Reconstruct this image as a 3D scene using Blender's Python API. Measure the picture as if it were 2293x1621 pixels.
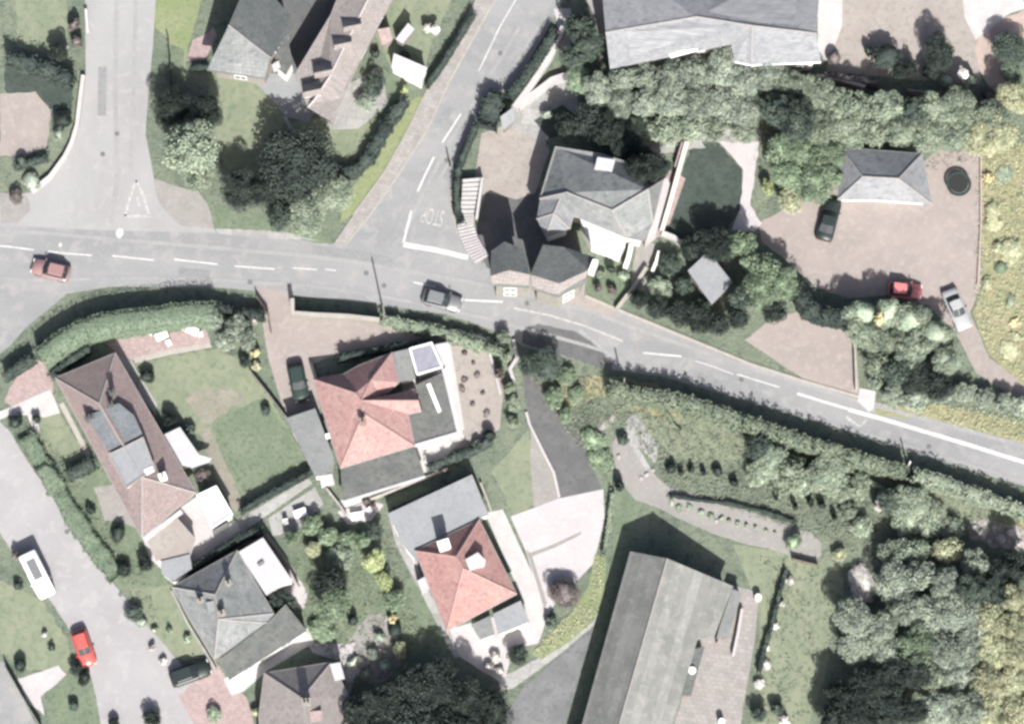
import bpy, bmesh, math, random
import numpy as np
from mathutils import Vector, Matrix

for o in list(bpy.data.objects):
    bpy.data.objects.remove(o)
scene = bpy.context.scene
C = scene.collection

# ------------------------------------------------------------------ camera
MPP = 0.046                       # metres per photo pixel on the ground
PW, PH = 2293.0, 1621.0
DIST = 420.0
cd = Vector((0.03, -0.21, 1.0)).normalized()
CAM = cd * DIST
LENS = 36.0 * DIST / (PW * MPP)
cam = bpy.data.cameras.new('camera')
camo = bpy.data.objects.new('camera', cam)
C.objects.link(camo)
camo.location = CAM
q = (-cd).to_track_quat('-Z', 'Y')
camo.rotation_euler = q.to_euler()
cam.lens = LENS
cam.sensor_width = 36.0
cam.clip_start = 1.0
cam.clip_end = 4000.0
scene.camera = camo
RX, RY, RZ = q @ Vector((1, 0, 0)), q @ Vector((0, 1, 0)), q @ Vector((0, 0, -1))

def P(px, py, h=0.0):
    d = RZ * LENS + RX * ((px - PW / 2) / PW * 36.0) - RY * ((py - PH / 2) / PW * 36.0)
    t = (h - CAM.z) / d.z
    return CAM + d * t

# ------------------------------------------------------------------ light
SUNV = Vector((0.36, -0.98, 1.0)).normalized()      # towards the sun
world = bpy.data.worlds.new('World')
scene.world = world
world.use_nodes = True
wn = world.node_tree.nodes
sky = wn.new('ShaderNodeTexSky')
sky.sky_type = 'NISHITA'
sky.sun_disc = False
sky.sun_elevation = math.asin(SUNV.z)
sky.sun_rotation = math.atan2(SUNV.x, SUNV.y)
sky.air_density = 0.8
sky.dust_density = 4.0
wn['Background'].inputs['Strength'].default_value = 0.068
world.node_tree.links.new(sky.outputs[0], wn['Background'].inputs['Color'])
sl = bpy.data.lights.new('sun', 'SUN')
sl.energy = 4.2
sl.angle = math.radians(0.5)
sl.color = (1.0, 0.97, 0.92)
so = bpy.data.objects.new('sun', sl)
C.objects.link(so)
so.rotation_euler = SUNV.to_track_quat('Z', 'Y').to_euler()
so.location = SUNV * 60
scene.view_settings.view_transform = 'Standard'
scene.view_settings.look = 'None'
scene.view_settings.gamma = 1.0
scene.view_settings.exposure = 1.56
scene.render.engine = 'CYCLES'
scene.cycles.max_bounces = 5
scene.cycles.diffuse_bounces = 3
scene.cycles.pixel_filter_type = 'BLACKMAN_HARRIS'
scene.cycles.filter_width = 2.9

# ------------------------------------------------------------------ materials
K = 3.2
def lin(v):
    v = v / 255.0
    return v / 12.92 if v <= 0.04045 else ((v + 0.055) / 1.055) ** 2.4
def alb(rgb, k=K):
    return tuple(min(0.8, lin(x) / k) for x in rgb) + (1.0,)

M = {}
def mat(name, rgb, rgb2=None, rgb3=None, s1=0.6, s2=6.0, rough=0.9, bump=0.0, bs=8.0, k=K,
        space='world', fine=0.12, fs=14.0, streak=None, tile=None, objvar=0.0, spec=0.3, lo=0.38, hi=0.62):
    m = bpy.data.materials.new(name)
    m.use_nodes = True
    nt = m.node_tree
    N, L = nt.nodes, nt.links
    b = N['Principled BSDF']
    b.inputs['Roughness'].default_value = rough
    b.inputs['Specular IOR Level'].default_value = spec
    if space == 'world':
        src = N.new('ShaderNodeNewGeometry').outputs['Position']
    elif space == 'uv':
        src = N.new('ShaderNodeUVMap').outputs['UV']
    else:
        src = N.new('ShaderNodeTexCoord').outputs['Object']
    def noise(sc, det=4, w=0.0):
        n = N.new('ShaderNodeTexNoise')
        n.inputs['Scale'].default_value = sc
        n.inputs['Detail'].default_value = det
        n.inputs['Distortion'].default_value = w
        if streak and w == 0:
            mp = N.new('ShaderNodeMapping')
            mp.inputs['Scale'].default_value = streak
            L.new(src, mp.inputs[0]); L.new(mp.outputs[0], n.inputs[0])
        else:
            L.new(src, n.inputs[0])
        return n.outputs[0]
    def ramp(fac, a, b_):
        r = N.new('ShaderNodeMapRange')
        r.inputs[1].default_value = a; r.inputs[2].default_value = b_
        L.new(fac, r.inputs[0])
        return r.outputs[0]
    def mix(fac, c1, c2, mode='MIX'):
        x = N.new('ShaderNodeMix'); x.data_type = 'RGBA'; x.blend_type = mode
        if isinstance(fac, float): x.inputs[0].default_value = fac
        else: L.new(fac, x.inputs[0])
        for sl_, c in ((6, c1), (7, c2)):
            if isinstance(c, tuple): x.inputs[sl_].default_value = c
            else: L.new(c, x.inputs[sl_])
        return x.outputs[2]
    col = alb(rgb, k)
    if rgb2: col = mix(ramp(noise(s1), lo, hi), col, alb(rgb2, k))
    if rgb3: col = mix(ramp(noise(s2, 3, 0.6), 0.5, 0.7), col, alb(rgb3, k))
    if fine:
        f = noise(fs, 2, 0.3)
        g = ramp(f, 0.3, 0.7)
        cr = N.new('ShaderNodeMapRange')
        cr.inputs[3].default_value = 1.0 - fine; cr.inputs[4].default_value = 1.0 + fine
        L.new(g, cr.inputs[0])
        cc = N.new('ShaderNodeCombineColor')
        for i in range(3): L.new(cr.outputs[0], cc.inputs[i])
        col = mix(1.0, col, cc.outputs[0], 'MULTIPLY')
    if tile:
        br = N.new('ShaderNodeTexBrick')
        br.inputs['Scale'].default_value = 1.0
        br.inputs['Brick Width'].default_value = tile[0]
        br.inputs['Row Height'].default_value = tile[1]
        br.inputs['Mortar Size'].default_value = tile[2]
        br.inputs['Color1'].default_value = (0.86, 0.86, 0.86, 1)
        br.inputs['Color2'].default_value = (1.12, 1.12, 1.12, 1)
        br.inputs['Mortar'].default_value = (0.6, 0.6, 0.6, 1)
        L.new(src, br.inputs[0])
        col = mix(0.75, col, mix(1.0, col, br.outputs[0], 'MULTIPLY'))
    if objvar:
        oi = N.new('ShaderNodeObjectInfo')
        hs = N.new('ShaderNodeHueSaturation')
        r2 = N.new('ShaderNodeMapRange')
        r2.inputs[3].default_value = 1 - objvar; r2.inputs[4].default_value = 1 + objvar
        L.new(oi.outputs['Random'], r2.inputs[0])
        L.new(r2.outputs[0], hs.inputs['Value'])
        L.new(col, hs.inputs['Color'])
        col = hs.outputs[0]
    if isinstance(col, tuple): b.inputs['Base Color'].default_value = col
    else: L.new(col, b.inputs['Base Color'])
    if bump:
        bp = N.new('ShaderNodeBump')
        bp.inputs['Strength'].default_value = 1.0
        bp.inputs['Distance'].default_value = bump
        L.new(noise(bs, 3, 0.2), bp.inputs['Height'])
        L.new(bp.outputs[0], b.inputs['Normal'])
    M[name] = m
    return m

mat('meadow_grass', (138, 153, 134), (157, 167, 146), (116, 132, 116), s1=0.25, s2=1.1, bump=0.10, bs=3.5, fine=0.22, fs=5)
mat('lawn_pale', (164, 175, 148), (178, 185, 158), (146, 163, 136), s1=0.35, s2=1.6, bump=0.03, bs=9, fine=0.08, fs=7, streak=(2.0, 0.8, 1))
mat('lawn_green', (140, 158, 132), (156, 170, 144), (120, 140, 116), s1=0.45, s2=2.4, bump=0.04, bs=7, fine=0.12, fs=6, streak=(1.7, 0.8, 1))
mat('lawn_dark', (84, 98, 92), (98, 112, 104), (72, 86, 80), s1=0.5, s2=2.2, bump=0.06, bs=6, fine=0.15, fs=6)  # dark green lawn
mat('lawn_lime', (170, 184, 134), (182, 190, 150), (150, 168, 126), s1=0.5, s2=2.4, bump=0.04, bs=7, fine=0.1, fs=6)
mat('dry_grass', (188, 190, 148), (204, 196, 158), (160, 168, 128), s1=0.4, s2=1.8, bump=0.08, bs=4, fine=0.15, fs=5)
mat('bare_earth', (180, 176, 162), (194, 186, 172), (162, 166, 148), s1=0.4, s2=1.6, bump=0.03, bs=6, fine=0.12, fs=6)
mat('asphalt', (196, 197, 198), (182, 184, 186), (204, 203, 202), s1=0.14, s2=0.7, bump=0.006, bs=30, fine=0.09, fs=6, streak=(0.5, 1.5, 1))
mat('asphalt_pale', (210, 210, 211), (202, 201, 202), (216, 214, 215), s1=0.15, s2=0.8, bump=0.006, bs=30, fine=0.06, fs=8, streak=(1.6, 0.5, 1))
mat('asphalt_street', (214, 212, 214), (204, 202, 204), (222, 220, 221), s1=0.2, s2=0.8, bump=0.006, bs=30, fine=0.05, fs=8)
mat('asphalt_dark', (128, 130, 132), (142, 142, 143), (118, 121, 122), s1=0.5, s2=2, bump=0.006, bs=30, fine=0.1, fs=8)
mat('dark_patch', (150, 152, 154), (166, 168, 170), (138, 140, 142), s1=0.5, s2=2, fine=0.1, fs=8)
mat('paving', (208, 203, 200), (198, 194, 190), (216, 212, 208), s1=0.5, s2=1.8, fine=0.08, fs=7, tile=(0.4, 0.4, 0.015))
mat('kerb_stone', (228, 222, 212), (216, 210, 202), None, s1=1.2, fine=0.08, fs=5)
mat('gravel_pink', (208, 196, 190), (198, 188, 183), (216, 205, 200), s1=0.3, s2=1.4, bump=0.012, bs=22, fine=0.09, fs=10)
mat('gravel_tan', (206, 196, 190), (214, 206, 198), (192, 184, 176), s1=0.4, s2=1.8, bump=0.012, bs=22, fine=0.12, fs=9)
mat('gravel_grey', (196, 192, 188), (186, 184, 180), (206, 202, 198), s1=0.5, s2=2, bump=0.012, bs=22, fine=0.1, fs=9)
mat('iron_cover', (140, 142, 142), (156, 156, 154), None, s1=6, fine=.2, fs=12)
mat('asphalt_repair', (180, 182, 184), (188, 190, 191), (172, 174, 176), s1=0.6, s2=2.5, fine=0.09, fs=6)
mat('patio_red', (226, 200, 198), (214, 192, 190), (232, 212, 210), s1=0.8, s2=2.4, fine=0.09, fs=6, tile=(0.3, 0.3, 0.02))
mat('patio_pale', (246, 240, 242), (238, 231, 234), (250, 246, 247), s1=0.4, s2=1.6, fine=0.07, fs=6)
mat('patio_white', (252, 249, 248), (240, 236, 236), None, s1=0.8, fine=0.08, fs=6)
mat('concrete', (214, 214, 212), (200, 200, 198), (224, 224, 220), s1=0.6, s2=2.2, fine=0.08, fs=6, tile=(1.8, 1.8, 0.03))
mat('earth_orange', (234, 212, 202), (224, 202, 192), (240, 220, 208), s1=0.5, s2=1.6, bump=0.02, bs=8, fine=0.1, fs=7)
mat('terrace_stone', (200, 196, 192), (208, 200, 198), (190, 188, 184), s1=0.5, s2=2.0, fine=0.08, fs=7, tile=(0.6, 0.45, 0.02))
mat('paint_white', (255, 255, 255), (238, 238, 236), (214, 214, 213), s1=1.0, s2=5, k=2.7, fine=0.12, fs=9)
mat('paint_worn', (240, 238, 236), (212, 211, 210), (204, 204, 204), s1=2.6, s2=5, k=3.0, fine=0.1, fs=9)
mat('tile_pink', (234, 186, 183), (242, 200, 194), (206, 168, 164), s1=0.5, s2=2.2, space='uv', tile=(0.33, 0.30, 0.03), fine=0.08, fs=5, k=3.4)
mat('tile_orange', (232, 181, 175), (240, 194, 186), (208, 162, 156), s1=0.5, s2=2.2, space='uv', tile=(0.33, 0.30, 0.03), fine=0.08, fs=5, k=3.4)
mat('tile_brown', (188, 170, 168), (198, 178, 176), (176, 162, 160), s1=0.5, s2=2.4, space='uv', tile=(0.33, 0.30, 0.03), fine=0.1, fs=5)
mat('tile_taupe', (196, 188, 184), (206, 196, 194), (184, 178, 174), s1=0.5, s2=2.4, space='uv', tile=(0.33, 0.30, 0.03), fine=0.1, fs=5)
mat('slate_grey', (170, 175, 176), (188, 191, 191), (150, 157, 157), s1=0.4, s2=1.5, space='uv', tile=(0.4, 0.28, 0.02), fine=0.07, fs=5)
mat('slate_pale', (182, 185, 190), (196, 199, 203), (164, 168, 174), s1=0.3, s2=1.2, space='uv', tile=(0.4, 0.28, 0.02), fine=0.05, fs=5)
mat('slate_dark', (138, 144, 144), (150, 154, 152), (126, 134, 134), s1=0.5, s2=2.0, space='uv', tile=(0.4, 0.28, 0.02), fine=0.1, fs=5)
mat('sheet_roof', (180, 181, 177), (162, 165, 161), (192, 191, 186), s1=0.35, s2=1.2, space='uv', tile=(30.0, 1.1, 0.02), fine=0.07, fs=4)
mat('felt_grey', (130, 134, 132), (146, 148, 145), (114, 120, 118), s1=0.7, s2=2.0, fine=0.1, fs=5)
mat('felt_mid', (166, 170, 170), (176, 179, 179), (156, 160, 160), s1=0.6, s2=2.2, fine=0.07, fs=5)
mat('felt_pale', (188, 192, 196), (196, 199, 203), (180, 184, 187), s1=0.6, s2=2.2, fine=0.06, fs=5)
mat('roof_white', (250, 248, 252), (240, 238, 242), None, s1=1.0, fine=0.03, fs=5)
mat('render_white', (252, 250, 246), (240, 238, 232), None, s1=1.0, s2=3, fine=0.03, fs=5, k=1.7)
mat('render_cream', (244, 238, 228), (232, 226, 216), None, s1=1.0, fine=0.04, fs=5, k=2.2)
mat('brick_wall', (190, 160, 150), (200, 172, 162), (176, 148, 140), s1=1.0, s2=4, fine=0.12, fs=9)
mat('stone_wall', (200, 194, 184), (184, 180, 172), (212, 206, 198), s1=1.5, s2=5, fine=0.15, fs=8)
mat('ridge_light', (206, 200, 198), (194, 190, 188), None, s1=2.0, fine=0.08, fs=6)
mat('ridge_pink', (228, 190, 184), (216, 178, 172), None, s1=2.0, fine=0.08, fs=6)
mat('white_plastic', (250, 250, 250), None, None, rough=0.4, fine=0, k=1.6)
mat('dark_metal', (80, 84, 86), None, None, rough=0.5, fine=0.05, fs=6)
mat('grey_metal', (160, 162, 164), None, None, rough=0.5, fine=0.05, fs=6)
mat('wood_brown', (150, 138, 126), (164, 150, 138), None, s1=2, fine=0.12, fs=9)
mat('wood_grey', (176, 172, 166), (190, 186, 180), None, s1=2, fine=0.12, fs=9)
mat('glass_dark', (70, 78, 84), None, None, rough=0.5, fine=0, spec=0.3)
mat('glass_grey', (150, 158, 164), (168, 174, 178), (128, 136, 142), s1=1.2, s2=4, rough=0.4, fine=0.1, fs=5, spec=0.4)
mat('glass_blue', (186, 186, 202), (200, 200, 214), None, s1=1.5, rough=0.2, fine=0.04, fs=4, spec=0.5)
mat('rubber', (60, 62, 62), None, None, rough=0.9, fine=0)
mat('car_red', (236, 112, 104), None, None, rough=0.4, fine=0, k=2.6, spec=0.6)
mat('car_pinkred', (232, 142, 142), None, None, rough=0.4, fine=0, k=2.4, spec=0.6)
mat('car_maroon', (200, 160, 158), None, None, rough=0.35, fine=0, spec=0.6)
mat('car_silver', (196, 198, 200), None, None, rough=0.4, fine=0, k=2.4, spec=0.6)
mat('car_grey', (160, 163, 165), None, None, rough=0.35, fine=0, spec=0.6)
mat('car_white', (252, 252, 252), None, None, rough=0.4, fine=0, k=1.5, spec=0.5)
mat('car_dark', (58, 70, 70), None, None, rough=0.45, fine=0, spec=0.35)
mat('car_green', (64, 84, 78), None, None, rough=0.45, fine=0, spec=0.35)
mat('lamp_lens', (236, 238, 240), None, None, rough=0.15, fine=0, k=2)
mat('lamp_red', (200, 60, 50), None, None, rough=0.2, fine=0)
mat('bark', (128, 118, 106), (112, 104, 94), None, s1=3, fine=0.2, fs=9)
mat('stone_pale', (228, 222, 220), (212, 206, 204), (198, 192, 190), s1=1.5, s2=5, fine=0.1, fs=8)
def leaf(name, a, b_, c_, k=1.32):
    mat(name, a, b_, c_, s1=0.8, s2=2.4, rough=0.8, space='world', fine=0.2, fs=4.0, k=k, objvar=0.22, spec=0.15, lo=0.4, hi=0.6)
leaf('leaf_mid', (134, 147, 130), (154, 164, 144), (112, 128, 112))
leaf('leaf_grey', (138, 149, 137), (156, 165, 149), (116, 130, 119))
leaf('leaf_green', (124, 142, 118), (142, 158, 132), (102, 122, 102))
leaf('leaf_dark', (66, 77, 74), (80, 91, 84), (56, 66, 64), k=2.1)
leaf('leaf_deep', (88, 102, 95), (104, 117, 106), (74, 88, 82), k=1.8)
leaf('leaf_yellow', (166, 171, 142), (180, 180, 150), (142, 152, 126))
leaf('leaf_lime', (166, 178, 134), (182, 190, 144), (146, 162, 120))
leaf('leaf_golden', (214, 206, 160), (224, 212, 170), (190, 184, 142), k=1.5)
leaf('leaf_brown', (128, 120, 120), (142, 132, 130), (110, 104, 104), k=1.9)
leaf('leaf_pale', (214, 211, 206), (226, 221, 217), (180, 180, 174), k=1.6)
leaf('hedge_mown', (130, 148, 126), (140, 156, 134), (118, 136, 116), k=2.3)
leaf('hedge_mid', (132, 146, 126), (150, 161, 140), (112, 128, 110), k=2.2)
leaf('hedge_grey', (138, 150, 132), (154, 164, 145), (118, 133, 116), k=2.2)
mat('tussock', (146, 156, 137), (162, 169, 148), (128, 142, 124), s1=.5, s2=2, k=2.6, fine=.1)
mat('asphalt_track', (203, 204, 204), (192, 193, 194), (209, 208, 207), s1=0.3, s2=1.5, fine=0.08, fs=6)

# ------------------------------------------------------------------ object helpers
def tag(o, label=None, cat=None, group=None, kind=None):
    if label: o['label'] = label
    if cat: o['category'] = cat
    if group: o['group'] = group
    if kind: o['kind'] = kind
    return o

def link(name, me, m=None, parent=None):
    o = bpy.data.objects.new(name, me)
    C.objects.link(o)
    if m is not None:
        for x in (m if isinstance(m, (list, tuple)) else [m]):
            me.materials.append(M[x] if isinstance(x, str) else x)
    if parent is not None: o.parent = parent
    return o

def empty(name, loc, label=None, cat=None, group=None):
    o = bpy.data.objects.new(name, None)
    o.empty_display_size = 0.3
    C.objects.link(o)
    o.location = loc
    return tag(o, label, cat, group)

def bm_obj(name, bm, m, parent=None, off=None):
    """off: world position of the parent empty, so vertices may be given in world space"""
    if off is not None:
        bmesh.ops.translate(bm, verts=bm.verts, vec=-Vector(off))
    me = bpy.data.meshes.new(name)
    bm.normal_update()
    bm.to_mesh(me); bm.free()
    return link(name, me, m, parent)

def box(bm, c, s, rz=0.0, rot=None):
    mt = Matrix.Translation(Vector(c)) @ (rot if rot is not None else Matrix.Rotation(rz, 4, 'Z')) @ Matrix.Diagonal((s[0], s[1], s[2], 1))
    bmesh.ops.create_cube(bm, size=1.0, matrix=mt)

def cyl(bm, p0, p1, r0, r1=None, n=10):
    p0, p1 = Vector(p0), Vector(p1)
    d = p1 - p0
    mt = Matrix.Translation((p0 + p1) / 2) @ d.to_track_quat('Z', 'Y').to_matrix().to_4x4()
    bmesh.ops.create_cone(bm, cap_ends=True, segments=n, radius1=r0, radius2=r0 if r1 is None else r1, depth=d.length, matrix=mt)

def tess(pts):
    """ear clipping of a CCW outline"""
    idx = list(range(len(pts))); out = []
    def cr(a, b_, c): return (b_[0] - a[0]) * (c[1] - a[1]) - (b_[1] - a[1]) * (c[0] - a[0])
    guard = 0
    while len(idx) > 3 and guard < 5000:
        guard += 1; n = len(idx); best = None
        for i in range(n):
            a, b_, c = pts[idx[i - 1]], pts[idx[i]], pts[idx[(i + 1) % n]]
            if cr(a, b_, c) <= 1e-9: continue
            if any(k not in (idx[i - 1], idx[i], idx[(i + 1) % n]) and cr(a, b_, pts[k]) >= 0 and cr(b_, c, pts[k]) >= 0 and cr(c, a, pts[k]) >= 0 for k in idx): continue
            d = (a[0] - c[0]) ** 2 + (a[1] - c[1]) ** 2
            if best is None or d < best[0]: best = (d, i)
            if n > 60: break
        i = best[1] if best else 0
        if best: out.append((idx[i - 1], idx[i], idx[(i + 1) % n]))
        idx.pop(i)
    if len(idx) == 3: out.append(tuple(idx))
    return out

def prism(bm, pts, z0, z1):
    """closed prism over a 2-D outline (world x, y)"""
    a = sum(pts[i][0] * pts[(i + 1) % len(pts)][1] - pts[(i + 1) % len(pts)][0] * pts[i][1] for i in range(len(pts)))
    if a < 0: pts = pts[::-1]
    lo = [bm.verts.new((p[0], p[1], z0)) for p in pts]
    hi = [bm.verts.new((p[0], p[1], z1)) for p in pts]
    for t in tess(pts):
        bm.faces.new([hi[k] for k in t]); bm.faces.new([lo[k] for k in t[::-1]])
    n = len(pts)
    for i in range(n):
        bm.faces.new((lo[i], lo[(i + 1) % n], hi[(i + 1) % n], hi[i]))

def rough_edge(pts, step, amp, rnd):
    out = []
    n = len(pts)
    for i in range(n):
        a, b_ = Vector(pts[i][:2]), Vector(pts[(i + 1) % n][:2])
        L_ = (b_ - a).length
        k = max(1, int(L_ / step))
        nr = Vector((-(b_ - a).y, (b_ - a).x)) / max(L_, 1e-6)
        for j in range(k):
            p = a.lerp(b_, j / k)
            if amp: p = p + nr * rnd.uniform(-amp, amp)
            out.append((p.x, p.y))
    return out

SHEETS = []
def sheet(name, px, level, m, amp=0.0, step=0.6, smooth=0, label=None):
    rnd = random.Random(len(px) * 7 + level)
    pts = [P(x, y)[:2] for x, y in px]
    for _ in range(smooth):
        q_ = []
        for i in range(len(pts)):
            a, b_ = Vector(pts[i]), Vector(pts[(i + 1) % len(pts)])
            q_ += [tuple(a.lerp(b_, .25)), tuple(a.lerp(b_, .75))]
        pts = q_
    if amp: pts = rough_edge(pts, step, amp, rnd)
    bm = bmesh.new()
    z = 0.006 * level
    bb = (min(p[0] for p in pts), max(p[0] for p in pts), min(p[1] for p in pts), max(p[1] for p in pts))
    while any(abs(z - zz) < 0.0011 and bb[0] < b2[1] and bb[1] > b2[0] and bb[2] < b2[3] and bb[3] > b2[2] for b2, zz in SHEETS): z += 0.0012
    SHEETS.append((bb, z))
    a = sum(pts[i][0] * pts[(i + 1) % len(pts)][1] - pts[(i + 1) % len(pts)][0] * pts[i][1] for i in range(len(pts)))
    if a < 0: pts = pts[::-1]
    vs = [bm.verts.new((p[0], p[1], z)) for p in pts]
    for t in tess(pts): bm.faces.new([vs[k] for k in t])
    o = bm_obj(name, bm, m)
    tag(o, label, kind='structure')
    return o

def strip_poly(px, w):
    """outline (world) of a ribbon of width w metres along photo points"""
    ps = [Vector(P(x, y)[:2]) for x, y in px]
    l, r = [], []
    for i, p in enumerate(ps):
        d = (ps[min(i + 1, len(ps) - 1)] - ps[max(i - 1, 0)]).normalized()
        n = Vector((-d.y, d.x)) * w / 2
        l.append(p + n); r.append(p - n)
    return l + r[::-1]

def ribbon(bm, px, w, z0, z1, h=None):
    ps = [Vector(P(x, y, z1 if h is None else h)[:2]) for x, y in px]
    for i in range(len(ps) - 1):
        pass
    l, r = [], []
    for i, p in enumerate(ps):
        d = (ps[min(i + 1, len(ps) - 1)] - ps[max(i - 1, 0)]).normalized()
        n = Vector((-d.y, d.x)) * w / 2
        l.append(p + n); r.append(p - n)
    rows = []
    for a, b_ in zip(l, r):
        rows.append([bm.verts.new((a.x, a.y, z0)), bm.verts.new((a.x, a.y, z1)), bm.verts.new((b_.x, b_.y, z1)), bm.verts.new((b_.x, b_.y, z0))])
    for i in range(len(rows) - 1):
        A, B = rows[i], rows[i + 1]
        for j in range(4):
            bm.faces.new((A[j], B[j], B[(j + 1) % 4], A[(j + 1) % 4]))
    bm.faces.new(rows[0]); bm.faces.new(rows[-1][::-1])
    bmesh.ops.recalc_face_normals(bm, faces=bm.faces)

def flat_marks(name, items, z, m):
    """painted marks: list of (px points, width); one flat sheet object"""
    bm = bmesh.new()
    for px, w in items:
        ps = [Vector(P(x, y)[:2]) for x, y in px]
        prev = None
        for i, p in enumerate(ps):
            d = (ps[min(i + 1, len(ps) - 1)] - ps[max(i - 1, 0)]).normalized()
            n = Vector((-d.y, d.x)) * w / 2
            cur = (bm.verts.new((p.x + n.x, p.y + n.y, z)), bm.verts.new((p.x - n.x, p.y - n.y, z)))
            if prev: bm.faces.new((prev[0], prev[1], cur[1], cur[0]))
            prev = cur
    bmesh.ops.recalc_face_normals(bm, faces=bm.faces)
    for f in bm.faces:
        if f.normal.z < 0: f.normal_flip()
    return tag(bm_obj(name, bm, m), kind='structure')

# ------------------------------------------------------------------ buildings
def inset_loop(loop, d):
    """loop: list of 3-D vectors, CCW; returns horizontally inset copy"""
    n = len(loop)
    out = []
    for i in range(n):
        p0, p1, p2 = loop[i - 1], loop[i], loop[(i + 1) % n]
        a = Vector((p1.x - p0.x, p1.y - p0.y)); b_ = Vector((p2.x - p1.x, p2.y - p1.y))
        if a.length < 1e-5 or b_.length < 1e-5:
            out.append(p1.copy()); continue
        a.normalize(); b_.normalize()
        n1, n2 = Vector((-a.y, a.x)), Vector((-b_.y, b_.x))
        m_ = n1 + n2
        if m_.length < 0.3: m_ = n1
        m_.normalize()
        s = d / max(0.45, m_.dot(n1))
        out.append(Vector((p1.x + m_.x * s, p1.y + m_.y * s, p1.z)))
    return out

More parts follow.
